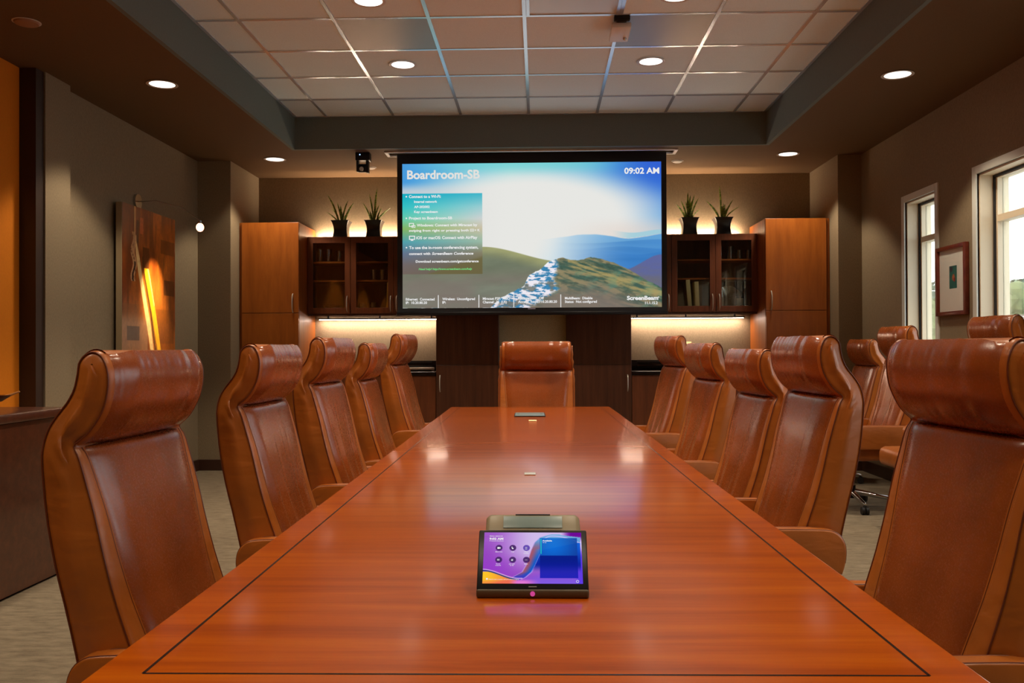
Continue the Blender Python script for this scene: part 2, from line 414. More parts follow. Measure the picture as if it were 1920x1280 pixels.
# smoke detectors / speaker
for x_, y_, lb, cat, nm, rr in ((-1.668, 8.86, 'small pale ceiling disc between the black camera and the screen', 'smoke detector', 'smoke_detector', .05),
                           (1.344, 8.70, 'small pale ceiling disc just right of the screen', 'smoke detector', 'smoke_detector', .05),
                           (-2.815, 4.843, 'unlit tan ceiling disc in the near left soffit', 'ceiling speaker', 'ceiling_speaker', .066)):
    t = thing(nm, lb, cat, (x_, y_, SOF))
    MB().lathe([(0.0001, -.018), (rr*.6, -.018), (rr*.92, -.012), (rr, -.004), (rr, 0)], n=32).build('cover', M['trimwhite'] if rr < .06 else plain('tan_cover', lin((150, 110, 80)), .6), t)
    MB().lathe([(rr, 0), (rr+.008, -.001), (rr+.008, -.003), (rr, -.004)], n=32).build('rim', M['trimwhite'], t)
# ceiling camera
t = thing('ceiling_camera', 'black pan and tilt camera hanging upside down from the soffit left of the screen', 'camera', (-1.615, 8.22, SOF))
MB().box(-.066, .066, -.05, .06, -.075, 0, .008).build('mount', M['black'], t)
MB().box(-.060, -.040, -.03, .035, -.175, -.07, .005).build('yoke_arm', M['black'], t); MB().box(.028, .052, -.03, .035, -.185, -.07, .005).build('yoke_arm', M['black'], t)
MB().cyl((-.005, .0, -.140), .040, .075, 28, axis='x').build('camera_head', M['black'], t)
MB().cyl((-.008, -.040, -.155), .020, .02, 24, axis='y').build('lens', M['chrome'], t)
MB().sphere((-.022, -.051, -.024), .0045).build('indicator_light', emit('blue_indicator', (.25, .45, 1), 6), t)

# ------------------------------------------------------------------ pictures painted in vertex colour
def vnoise(x, y, seed=0):
    xi = np.floor(x).astype(int); yi = np.floor(y).astype(int); fx = x-xi; fy = y-yi
    def h(a, b):
        v = np.sin(a*127.1 + b*311.7 + seed*74.7)*43758.5453; return v-np.floor(v)
    fx = fx*fx*(3-2*fx); fy = fy*fy*(3-2*fy)
    return (h(xi, yi)*(1-fx)+h(xi+1, yi)*fx)*(1-fy) + (h(xi, yi+1)*(1-fx)+h(xi+1, yi+1)*fx)*fy
def fbm(x, y, seed=0, o=4):
    s = 0; a = .5; t_ = 0
    for k in range(o):
        s = s + a*vnoise(x*2**k, y*2**k, seed+k); t_ += a; a *= .5
    return s/t_
def mix(a, b, t_):
    t_ = np.clip(t_, 0, 1)[..., None]; return a*(1-t_) + b*t_
def C(*c): return np.array(c, float)
def sstep(a, b, x): t_ = np.clip((x-a)/(b-a), 0, 1); return t_*t_*(3-2*t_)

def picture_mesh(name, W, H, nx, ny, fn, mat, parent, gain=1.0):
    """flat grid W x H in its own x,y plane (origin lower left); fn(u, v_from_top) -> sRGB 0-255"""
    us = np.linspace(0, 1, nx); vs2 = np.linspace(0, 1, ny)
    U, V = np.meshgrid(us, vs2)
    rgb = np.clip(fn(U, V), 0, 255)/255
    l = np.where(rgb <= .04045, rgb/12.92, ((rgb+.055)/1.055)**2.4)*gain
    co = np.stack([U*W, (1-V)*H, np.zeros_like(U)], -1).reshape(-1, 3)
    idx = np.arange(nx*ny).reshape(ny, nx)
    f = np.stack([idx[1:, :-1], idx[1:, 1:], idx[:-1, 1:], idx[:-1, :-1]], -1).reshape(-1, 4)
    me = bpy.data.meshes.new(name)
    me.vertices.add(nx*ny); me.vertices.foreach_set('co', co.ravel())
    me.loops.add(f.size); me.loops.foreach_set('vertex_index', f.ravel())
    me.polygons.add(len(f)); me.polygons.foreach_set('loop_start', np.arange(len(f))*4)
    me.update(calc_edges=True)
    ca = me.color_attributes.new('picture', 'FLOAT_COLOR', 'POINT')
    ca.data.foreach_set('color', np.concatenate([l.reshape(-1, 3), np.ones((nx*ny, 1))], 1).ravel())
    me.materials.append(mat)
    return link(bpy.data.objects.new(name, me), parent)

def attrmat(name, emissive, strength=1.0, rough=.4):
    m = bpy.data.materials.new(name); m.use_nodes = True; n = m.node_tree
    a = n.nodes.new('ShaderNodeAttribute'); a.attribute_name = 'picture'
    if emissive:
        n.nodes.clear(); a = n.nodes.new('ShaderNodeAttribute'); a.attribute_name = 'picture'
        e = n.nodes.new('ShaderNodeEmission'); o = n.nodes.new('ShaderNodeOutputMaterial')
        e.inputs[1].default_value = strength
        n.links.new(a.outputs['Color'], e.inputs[0]); n.links.new(e.outputs[0], o.inputs[0])
    else:
        b = n.nodes['Principled BSDF']; n.links.new(a.outputs['Color'], b.inputs['Base Color']); b.inputs['Roughness'].default_value = rough
    return m

PENDING = []
def text(parent, name, s, x, y, wd, hc, mat, z=.002, bold=.0, italic=False, center=False):
    """wd: width to reach, hc: capital height, all in the parent's own x,y plane"""
    cu = bpy.data.curves.new(name, 'FONT'); cu.body = s; cu.size = 1.0; cu.offset = bold
    if italic: cu.shear = .25
    cu.resolution_u = 3; cu.materials.append(mat)
    o = bpy.data.objects.new(name, cu); link(o, parent)
    PENDING.append((o, x, y, wd, hc, z, center)); return o
def fix_text():
    bpy.context.view_layer.update()
    for o, x, y, wd, hc, z, center in PENDING:
        bb = o.bound_box; x0 = min(p[0] for p in bb); x1 = max(p[0] for p in bb)
        sx = wd/(x1-x0); sy = hc/.72
        me = bpy.data.meshes.new_from_object(o.evaluated_get(bpy.context.evaluated_depsgraph_get()))
        me.transform(Matrix.Diagonal((sx, sy, 1, 1)))
        q = bpy.data.objects.new(o.name, me); n_ = o.name; par = o.parent
        cu = o.data; bpy.data.objects.remove(o); bpy.data.curves.remove(cu)
        q.name = n_; link(q, par)
        q.location = (x - (x0*sx if not center else (x0+x1)/2*sx), y, z)

# ------------------------------------------------------------------ projection screen
SX0, SX1, SZ0, SZ1, SY = -1.262, 1.1285, 1.530, 2.868, 8.27
SW, SH = SX1-SX0, SZ1-SZ0
def screen_fn(u, v):
    W_ = C(226, 226, 222)
    d = np.sqrt(((u-.50)/.62)**2 + ((v-.42)/.62)**2)
    skyc = mix(C(70, 150, 215), C(120, 205, 212), 1-np.abs(u-.42)/.42)
    skyc = mix(skyc, C(48, 92, 205)+0*skyc, sstep(.70, 1.0, u)*sstep(.50, -.05, v))
    col = mix(np.broadcast_to(W_, u.shape+(3,)), skyc, sstep(.52, 1.05, d + .18*sstep(.3, 0, v)))
    teal = C(110, 205, 205)
    col = mix(col, teal+0*col, sstep(.10, .0, v)*.7*sstep(.0, .3, u)*sstep(.95, .6, u))
    col = mix(col, C(222, 205, 195)+0*col, sstep(.36, .48, v)*sstep(.55, .9, u)*.55)
    # left part of the sky stays bluish near the corner, whitish lower
    col = mix(col, C(206, 206, 206)+0*col, sstep(.12, .2, v)*sstep(.42, .0, u)*.8)
    # far blue ranges
    r1 = .505 - .018*np.sin((u-.62)*16) - .02*sstep(.85, 1, u) + .01*fbm(u*14, v*0, 3)
    hz = sstep(.56, .90, u)**.8
    sea = mix(C(104, 164, 208)+0*col, C(46, 112, 182)+0*col, sstep(.50, .68, v) )
    for k_, (rv, am) in enumerate(((.545, .012), (.59, .010), (.625, .012))):
        sea = mix(sea, C(40, 104, 176)+0*col, sstep(0, .004, v-(rv+am*np.sin(u*(11+7*k_)+k_*2)))*sstep(.05, .01, v-rv)*.45)
    sea = mix(sea, C(70, 140, 215)+0*col, fbm(u*6, v*40, 5)*.5)
    sea = mix(np.broadcast_to(C(205, 220, 226), u.shape+(3,)), sea, hz*.96)
    col = mix(col, sea, sstep(0, .008, v-r1)*sstep(.52, .66, u + .25*(v-.5)))
    r0 = .475 + .01*np.sin(u*30)
    col = mix(col, C(150, 200, 215)+0*col, sstep(0, .006, v-r0)*sstep(.80, .9, u)*(v < r1)*.8)
    # low haze white wedge
    # left green hill
    rl = .575 + .10*sstep(.31, .62, u)*1.05 - .0*u + .02*(u < .31)
    n1 = fbm(u*14+v*6, v*22, 9)
    hill = mix(C(152, 154, 108)+0*col, C(112, 120, 100)+0*col, sstep(.0, .10, v-rl))
    hill = mix(hill, C(118, 122, 108)+0*col, sstep(.75, .9, v))
    hill = hill*(.93+.14*n1[..., None])
    hill = mix(hill, C(124, 112, 104)+0*col, sstep(.3, .7, fbm(u*5, v*9, 21))*sstep(.7, .85, v)*.7)
    col = mix(col, hill, sstep(0, .006, v-rl)*(u < .66))
    # purple slope on the right
    rp = .73 - .10*sstep(.86, 1.0, u) + .006*fbm(u*50, 0*u, 4)
    pur = mix(C(92, 100, 152)+0*col, C(104, 104, 116)+0*col, sstep(.7, .9, v + .2*(n1-.5)))
    col = mix(col, pur, sstep(0, .01, v-rp)*(u > .855))
    # foreground ridge
    px_ = [0.34, .38, .42, .47, .49, .53, .565, .60, .62, .64, .675, .70, .73, .77, .80, .87, .95, 1.0]
    py_ = [1.0, .93, .895, .85, .775, .74, .685, .662, .655, .668, .675, .668, .650, .665, .68, .735, .82, .865]
    rf = np.interp(u, px_, py_) + .010*(fbm(u*60, 0*u, 6)-.5)
    g = fbm(u*24 - v*14, v*60 - u*26, 13, 5)
    fg = mix(C(66, 92, 80)+0*col, C(142, 130, 98)+0*col, sstep(.30, .70, g))
    fg = mix(fg, C(52, 70, 60)+0*col, sstep(.55, .7, fbm(u*44-v*20, v*60, 51, 4))*.45)
    fg = mix(fg, C(86, 132, 112)+0*col, sstep(.5, .75, fbm(u*22+5, v*26+u*12, 17))*.6)
    fg = mix(fg, C(178, 160, 96)+0*col, sstep(.07, .0, np.abs((v-.70)-.62*(u-.66)))*.55*(u > .64)*sstep(.3, .6, g))
    fg = mix(fg, C(124, 114, 104)+0*col, sstep(.12, .30, v-rf)*.9)
    col = mix(col, fg, sstep(0, .004, v-rf))
    # snowy rock flank
    rb = np.interp(v, [.66, .70, .74, .80, .88, .94, 1.0], [.59, .60, .605, .585, .60, .545, .50])
    n2 = fbm(u*46+v*46, v*90-u*40, 31, 5)
    rock = mix(C(58, 128, 172)+0*col, C(232, 228, 236)+0*col, sstep(.40, .54, n2))
    rock = mix(rock, C(110, 112, 104)+0*col, sstep(.55, .68, fbm(u*26, v*30, 41))*.85)
    msk = sstep(0, .004, v-rf)*sstep(.012, -.012, u-rb + .03*(n2-.5))
    col = mix(col, rock, msk)
    edge = sstep(.022, .004, v-rf)*(v > rf)*(u < .60)
    col = mix(col, C(236, 240, 244)+0*col, edge*sstep(.35, .6, n2)*.8)
    # translucent panel
    inb = (u < .310)*(v > .205)*(v < .765)
    st = [.205, .30, .38, .45, .54, .62, .70, .765]
    L_ = np.array([[18, 165, 188], [52, 188, 190], [98, 198, 168], [128, 176, 96], [78, 156, 168], [96, 112, 138], [110, 100, 100], [112, 98, 90]], float)
    R_ = np.array([[60, 176, 196], [150, 200, 205], [200, 205, 205], [196, 186, 160], [150, 180, 160], [130, 124, 100], [104, 98, 74], [100, 94, 76]], float)
    Lc = np.stack([np.interp(v, st, L_[:, k]) for k in range(3)], -1); Rc = np.stack([np.interp(v, st, R_[:, k]) for k in range(3)], -1)
    pc = mix(Lc, Rc, u/.31)
    pc = mix(pc, C(106, 98, 62)+0*col, sstep(0, .03, v-(.735-.55*(u-.12)))*.8*(u > .10)*(v > .56))
    col = np.where(inb[..., None] > 0, pc, col)
    bar = (v > .905)
    col = np.where(bar[..., None], col*.93+C(8, 6, 6), col)
    return col
scr = thing('projection_screen', 'large lit projection screen with a mountain picture hanging in front of the far wall', 'projection screen', (SX0, SY, SZ0))
scr.rotation_euler = (PI/2, 0, 0)
pic = picture_mesh('screen_picture', SW, SH, 560, 314, screen_fn, attrmat('screen_picture_glow', True, K_SCREEN), scr)
mb = MB()
mb.box(-.048, 0, -.06, SH+.09, -.004, .0).box(SW, SW+.048, -.06, SH+.09, -.004, .0)
mb.box(0, SW, SH, SH+.09, -.004, 0).box(0, SW, -.06, 0, -.004, 0)
mb.box(-.048, SW+.048, -.06, SH+.09, -.008, -.004)
mb.build('border', M['blackcloth'], scr, smooth=False)
mb = MB(); mb.box(-.055, SW+.055, -.068, -.035, -.014, .014, .008); mb.build('weight_bar', M['black'], scr)
MB().box(SW*.5-.035, SW*.5+.035, -.014, -.003, .0, .003).build('name_plate', plain('pale_plate', lin((170, 170, 200)), .4), scr, smooth=False)
def st_(s, cx, cyb, wpx, hpx, mat='text', bold=.02, italic=False, name='screen_text'):
    k = SW/1787.0
    text(scr, name, s, (cx-58)*k, SH-(cyb-130)*k*(SH/(1000*k)), wpx*k, hpx*k, M[mat], z=.003, bold=bold, italic=italic)
st_('Boardroom-SB', 92, 234, 504, 60, 'textpale', .03)
st_('09:02 AM', 1592, 212, 240, 41, bold=.03)
st_('Connect to a Wi-Fi:', 104, 366, 222, 20, bold=.03)
st_('Internal network', 140, 400, 160, 16, bold=.03)
st_('AP-202002', 140, 436, 108, 16, bold=.03)
st_('Key: screenbeam', 140, 470, 164, 16, bold=.03)
st_('Project to Boardroom-SB', 104, 515, 300, 18, bold=.03)
st_('Windows: Connect with Miracast by', 158, 564, 420, 18, bold=.03)
st_('swiping from right or pressing both', 104, 600, 414, 16, bold=.03)
st_('+ K', 558, 600, 38, 16, bold=.03)
st_('iOS or macOS: Connect with AirPlay', 154, 652, 424, 20, bold=.03)
st_('To use the in-room conferencing system,', 104, 720, 480, 20, bold=.03)
st_('connect with', 104, 761, 148, 18, bold=.03)
st_('ScreenBeam Conference', 262, 761, 288, 18, bold=.03, italic=True)
st_('Download screenbeam.com/getconference', 150, 814, 436, 16, bold=.035)
st_('Need help? http://www.screenbeam.com/help', 170, 866, 370, 14, 'textgreen', .03, True)
st_('Ethernet:  Connected', 80, 1076, 200, 17, bold=.03)
st_('IP:  10.20.80.20', 80, 1100, 148, 17, bold=.03)
st_('Wireless:  Unconfigured', 334, 1075, 226, 17, bold=.03)
st_('IP:', 334, 1099, 24, 17, bold=.03)
st_('Miracast P2P:  AGO', 614, 1074, 188, 17, bold=.03)
st_('Channel:  36  (US)', 614, 1098, 166, 17, bold=.03)
st_('Management:  Off', 858, 1072, 178, 17, bold=.03)
st_('Access:  https://10.20.80.20', 858, 1097, 268, 17, bold=.03)
st_('MultiBeam:  Disable', 1180, 1074, 190, 17, bold=.03)
st_('Status:  Not configured', 1180, 1098, 220, 17, bold=.03)
st_('ScreenBeam', 1606, 1080, 214, 27, bold=.04)
st_('11.1.15.2', 1730, 1110, 86, 18, bold=.03)
k = SW/1787.0
def sy_(c): return SH-(c-130)/1000*SH
for cyb in (357, 507, 710): MB().cyl(((86-58)*k, sy_(cyb), .003), 5.5*k, .001, 14).build('bullet_mark', M['text'], scr, smooth=False)
for cx in (306, 587, 828, 1152): MB().box((cx-60.5)*k, (cx-55.5)*k, sy_(1128), sy_(1040), .0025, .0032).build('divider_line', M['text'], scr, smooth=False)
def icon(x0, y0, x1, y1, t_):
    mb = MB(); mb.box((x0-58)*k, (x1-58)*k, sy_(y0+t_), sy_(y0), .0025, .0032).box((x0-58)*k, (x1-58)*k, sy_(y1), sy_(y1-t_), .0025, .0032)
    mb.box((x0-58)*k, (x0-58+t_)*k, sy_(y1-t_), sy_(y0+t_), .0025, .0032).box((x1-58-t_)*k, (x1-58)*k, sy_(y1-t_), sy_(y0+t_), .0025, .0032)
    return mb
def done(mb): mb.build('screen_icon', M['text'], scr, smooth=False)
mb = icon(104, 628, 146, 656, 6); mb.poly([((114-58)*k, sy_(663), .003), ((136-58)*k, sy_(663), .003), ((125-58)*k, sy_(650), .003)]); done(mb)
done(icon(104, 540, 138, 566, 5)); done(icon(122, 555, 148, 573, 4))
mb = icon(528, 584, 554, 602, 3); mb.box((540-58)*k, (542-58)*k, sy_(602), sy_(584), .0025, .0032).box((528-58)*k, (554-58)*k, sy_(594), sy_(592), .0025, .0032); done(mb)
MB().cyl(((1823-58)*k, sy_(1062), .003), 4*k, .001, 12).build('logo_dot', M['text'], scr, smooth=False)
# housing trim in the soffit
t = thing('screen_housing', 'slim white trim frame of the screen slot in the soffit', 'screen housing', (-.07, 8.25, SOF))
MB().box(-1.34, 1.34, -.10, -.07, -.014, 0, .003).box(-1.34, 1.34, .07, .10, -.014, 0, .003).box(-1.34, -1.31, -.07, .07, -.014, 0, .003).box(1.31, 1.34, -.07, .07, -.014, 0, .003).build('trim', M['white'], t)
MB().cyl((0.0, .02, .07), .035, 2.52, 20, axis='x').build('roller', M['black'], t)

# ------------------------------------------------------------------ far wall furniture
def handle(parent, x, y, z0, z1, name='handle'):
    zc = (z0+z1)/2; h = (z1-z0)/2
    pts = [(x, y - .030*(1-((i/10*2-1)**4)) , zc + h*(i/10*2-1)) for i in range(11)]
    o = MB().tube(pts, .0055, 8).build(name, M['nickel'], parent); o['label'] = 'curved brushed nickel pull handle'; return o

def tall_cabinet(x0, x1, hx, label):
    yf = 8.72
    t = thing('tall_cabinet', label, 'cabinet', ((x0+x1)/2, WB, 0)); X = (x0+x1)/2
    MB().box(x0-X, x1-X, yf-WB+.022, -.003, .08, 2.402, .002).box(x0-X+.03, x1-X-.03, yf-WB+.07, -.02, 0, .08).build('body', M['cab'], t, smooth=False)
    side = -1 if X < 0 else 1
    fx0, fx1 = (x0+.028, x1-.002) if X < 0 else (x0+.002, x1-.036)
    d = MB().box(fx0-X, fx1-X, yf-WB, yf-WB+.02, 1.513, 2.400, .002).build('door', M['cab'], t, smooth=False)
    d2 = MB().box(fx0-X, fx1-X, yf-WB, yf-WB+.02, .10, 1.507, .002).build('door', M['cab'], t, smooth=False)
    handle(d, hx-X, yf-WB, 1.515, 1.70)
    return t
tall_cabinet(-2.947, -2.353, -2.412, 'tall cherry wood cabinet left of the left glass-door cabinets')
tall_cabinet(2.189, 2.807, 2.241, 'tall cherry wood cabinet right of the right glass-door cabinets')

UYF = 9.04; UZ0, UZ1 = 1.512, 2.298
def upper_cabinet(x0, x1, doors, label):
    """doors: list of (xa, xb, handle x)"""
    X = (x0+x1)/2; t = thing('wall_cabinet', label, 'cabinet', (X, WB, UZ0))
    H = UZ1-UZ0; yf = UYF-WB
    mb = MB().box(x0-X+.001, x0-X+.018, yf+.022, -.002, 0, H).box(x1-X-.018, x1-X-.001, yf+.022, -.002, 0, H)
    mb.box(x0-X+.018, x1-X-.018, yf+.022, -.002, 0, .018).box(x0-X+.018, x1-X-.018, yf+.022, -.002, H-.018, H)
    mb.box(x0-X+.018, x1-X-.018, -.010, -.002, .018, H-.018)
    mb.box(x0-X, x1-X, yf+.018, yf+.030, -.02, 0)
    mb.build('body', M['cabdark'], t, smooth=False)
    for z_ in (.33, .52):
        MB().box(x0-X+.019, x1-X-.019, yf+.05, -.011, z_, z_+.016).build('shelf', M['cab'], t, smooth=False)
    for xa, xb, hx in doors:
        a, b_ = xa-X+.0015, xb-X-.0015
        mb = MB().box(a, a+.056, yf, yf+.02, .002, H-.002, .002).box(b_-.056, b_, yf, yf+.02, .002, H-.002, .002)
        mb.box(a+.055, b_-.055, yf, yf+.02, .002, .062, .002).box(a+.055, b_-.055, yf, yf+.02, H-.066, H-.002, .002)
        d = mb.build('door', M['cabdoor'], t, smooth=False)
        MB().box(a+.056, b_-.056, yf+.008, yf+.012, .062, H-.066).build('glass_pane', M['pane'], d, smooth=False)
        handle(d, hx-X, yf, .02, .18)
    return t
upper_cabinet(-2.351, -1.911, [(-2.351, -1.911, -1.945)], 'dark wall cabinet with one glass door beside the left tall cabinet')
upper_cabinet(-1.910, -1.030, [(-1.910, -1.470, -1.500), (-1.470, -1.030, -1.440)], 'dark wall cabinet with two glass doors running behind the left edge of the screen')
upper_cabinet(1.333, 2.187, [(1.333, 1.772, 1.738), (1.772, 2.187, 1.806)], 'dark wall cabinet with two glass doors beside the right tall cabinet')
upper_cabinet(.900, 1.332, [(.900, 1.332, 1.300)], 'dark wall cabinet behind the right edge of the screen')

for nm_, x0, x1, lab in (('w', -2.33, -1.02, 'on top of the left wall cabinets'), ('e', .91, 2.17, 'on top of the right wall cabinets')):
    t = thing('cove_light', 'thin uplight strip hidden %s' % lab, 'light strip', (x0, 9.345, UZ1))
    MB().box(0, x1-x0, -.03, .02, .0, .012).build('housing', M['white'], t, smooth=False)
    MB().box(.02, x1-x0-.10, -.022, .012, .012, .016).build('led_strip', M['upstrip'], t, smooth=False)
for x0, x1, lab in ((-2.30, -1.015, 'left'), (.915, 2.11, 'right')):
    t = thing('under_cabinet_light', 'long glowing light bar under the %s wall cabinets' % lab, 'light strip', (x0, 9.30, UZ0))
    MB().box(0, x1-x0, -.03, .03, -.050, -.036, .002).build('housing', M['black'], t)
    MB().box(.01, x1-x0-.01, -.020, .026, -.0535, -.0505).build('led_strip', M['strip'], t, smooth=False)
    mb = MB()
    for q in (.08, .5, .92): mb.box((x1-x0)*q-.008, (x1-x0)*q+.008, -.01, .01, -.036, -.0005)
    mb.build('bracket', M['black'], t, smooth=False)

# towers and niche panel
def tower(x0, x1, hx, label):
    X = (x0+x1)/2; t = thing('dark_tower_cabinet', label, 'cabinet', (X, WB, 0)); yf = 8.72-WB
    MB().box(x0-X, x1-X, yf+.022, -.003, 0, 2.295, .002).build('body', M['cabdark'], t, smooth=False)
    for z0, z1 in ((.10, .993), (.997, 2.29)):
        d = MB().box(x0-X+.004, x1-X-.004, yf, yf+.02, z0, z1, .002).build('door', M['cabdark'], t, smooth=False)
        if z0 < .5: handle(d, hx-X, yf, .735, .895)
    return t
tower(-1.007, -.392, -.967, 'dark brown tower cabinet left of the niche below the screen')
tower(.266, .896, .856, 'dark brown tower cabinet right of the niche below the screen')
struct('wall_niche', MB().box(-.391, .265, 8.81, WB-.001, 0, 2.28), M['brightened_niche'])

# base cabinets and counters
def base_cabinet(x0, x1, splits, handles, label):
    X = (x0+x1)/2; t = thing('base_cabinet', label, 'cabinet', (X, WB, 0)); yf = 8.74-WB
    MB().box(x0-X, x1-X, yf+.022, -.003, .09, .894).box(x0-X, x1-X, yf+.08, -.02, 0, .09).build('body', M['cabdark'], t, smooth=False)
    for (a, b_), hx in zip(zip(splits, splits[1:]), handles):
        d = MB().box(a-X+.002, b_-X-.002, yf, yf+.02, .10, .89, .002).build('door', M['cabdoor'], t, smooth=False)
        handle(d, hx-X, yf, .70, .84)
base_cabinet(-2.351, -1.009, [-2.351, -1.905, -1.475, -1.009], [-1.94, -1.511, -1.44], 'cherry base cabinet under the left black counter')
base_cabinet(.898, 2.187, [.898, 1.33, 1.76, 2.187], [1.29, 1.725, 1.79], 'cherry base cabinet under the right black counter')
for x0, x1, lab in ((-2.351, -1.009, 'left'), (.898, 2.187, 'right')):
    t = thing('countertop', 'glossy black granite counter with backsplash under the %s light bar' % lab, 'countertop', ((x0+x1)/2, WB, .895)); h = (x1-x0)/2
    MB().box(-h, h, -.65, -.003, 0, .035, .004).build('slab', M['granite'], t)
    MB().box(-h, h, -.028, -.003, .035, .135, .003).build('backsplash', M['granite'], t)
t = thing('wall_outlet', 'cream outlet plate on the wall above the right counter', 'outlet', (1.545, WB, 1.16))
MB().box(-.036, .036, -.007, -.001, -.058, .058, .002).build('plate', plain('cream_plastic', lin((226, 206, 150)), .4), t)
MB().box(-.017, .017, -.010, -.007, -.035, .035, .002).build('socket', M['white'], t)
# serving tray and tap on counters
t = thing('serving_tray', 'low black serving tray on the left counter beside the dark tower cabinet', 'tray', (-1.24, 9.02, .9305))
MB().box(-.17, .17, -.11, .11, 0, .012, .004).build('tray_base', M['black'], t)
MB().box(-.17, .17, -.11, -.10, .012, .035, .003).box(-.17, .17, .10, .11, .012, .035, .003).box(-.17, -.16, -.10, .10, .012, .035, .003).box(.16, .17, -.10, .10, .012, .035, .003).build('rim', M['nickel'], t)

# ------------------------------------------------------------------ things inside the cabinets
def tumbler(x, y, z, r, h, label, group):
    o = MB().lathe([(.0005, .002), (r*.82, .002), (r*.86, .006), (r, h), (r-.003, h), (r*.83, .012), (.0005, .010)], n=20).build('drinking_glass', M['glassware'])
    o.location = (x, y, z); return tag(o, label, 'glass', group)
S1, S2, S0 = UZ0+.520+.0165, UZ0+.330+.0165, UZ0+.0185
for i, x_ in enumerate((-2.25, -2.16, -2.05, -1.965)):
    tumbler(x_, 9.15, S1, .034, .135 if i < 2 else .115, 'clear tumbler on the top shelf behind the leftmost glass door, %s' % ('far left one', 'second from the left', 'third from the left', 'nearest the handle side')[i], 'tumblers on the top left shelf')
for i, x_ in enumerate((1.84, 1.94, 2.03, 2.12)):
    tumbler(x_, 9.15, S1, .034, .13 if i < 2 else .095, 'clear tumbler on the top shelf behind the rightmost glass door, %s' % ('leftmost', 'second', 'third', 'nearest the tall cabinet')[i], 'tumblers on the top right shelf')
for i, x_ in enumerate((-1.80, -1.70, -1.24)):
    tumbler(x_, 9.15, S0, .034, .10, 'clear tumbler on the bottom shelf of the left two-door cabinet, %s' % ('leftmost', 'right of the leftmost', 'behind the screen edge')[i], 'tumblers on the bottom left shelf')
for i, x_ in enumerate((-1.69, -1.60)):
    tumbler(x_, 9.15, S2, .036, .11, 'clear glass on the middle shelf of the left two-door cabinet, %s' % ('left one', 'right one')[i], 'glasses on the middle shelf')
def bowl(x, y, z, r, h, label):
    o = MB().lathe([(.0005, 0), (r*.35, 0), (r*.4, .006), (r*.8, h*.55), (r, h), (r-.004, h), (r*.76, h*.55), (r*.36, .012), (.0005, .010)], n=32).build('glass_bowl', M['glassware'])
    o.location = (x, y, z); return tag(o, label, 'bowl')
bowl(-2.12, 9.17, S0, .10, .07, 'clear glass bowl on the bottom shelf behind the leftmost glass door')
bowl(2.08, 9.13, S0, .055, .05, 'small clear glass bowl at the right end of the rightmost cabinet shelf')
bowl(1.70, 9.12, S0, .05, .05, 'small clear glass bowl beside the leaning white binders')
# glass platter standing on edge
o = MB().lathe([(.0005, 0), (.10, .002), (.125, .012), (.128, .012), (.102, -.004), (.0005, -.006)], n=36).build('glass_platter', M['glassware'])
o.location = (1.93, 9.20, S0+.128); o.rotation_euler = (PI/2-.15, 0, 0); tag(o, 'round clear glass platter standing on edge in the rightmost cabinet', 'platter')
# binders
def binder(x, w_, h_, tilt, label, mat):
    t = thing('binder', label, 'binder', (x, 9.19, S0+.012)); t.rotation_euler = (0, tilt, 0)
    MB().box(-w_/2, w_/2, -.10, .11, 0, h_, .003).build('cover', mat, t)
    MB().box(-w_/2+.004, w_/2-.004, -.092, -.0995, .01, h_-.01).build('pages', M['white'], t, smooth=False)
cream = plain('cream_card', lin((205, 196, 150)), .6)
binder(1.525, .042, .30, -.08, 'tall cream binder leaning left behind the second glass door right of the screen', cream)
binder(1.60, .042, .28, -.04, 'shorter cream binder beside the leaning one right of the screen', cream)
binder(-1.53, .05, .29, .03, 'amber binder behind the second glass door left of the screen', plain('amber_card', lin((190, 130, 40)), .5))
t = thing('small_frame', 'small dark picture frame standing in the rightmost cabinet', 'picture frame', (2.06, 9.27, S0))
MB().box(-.05, .05, -.006, .006, 0, .15, .003).build('frame', M['black'], t)
MB().box(-.035, .035, -.009, -.006, .018, .132).build('photo', cream, t, smooth=False)

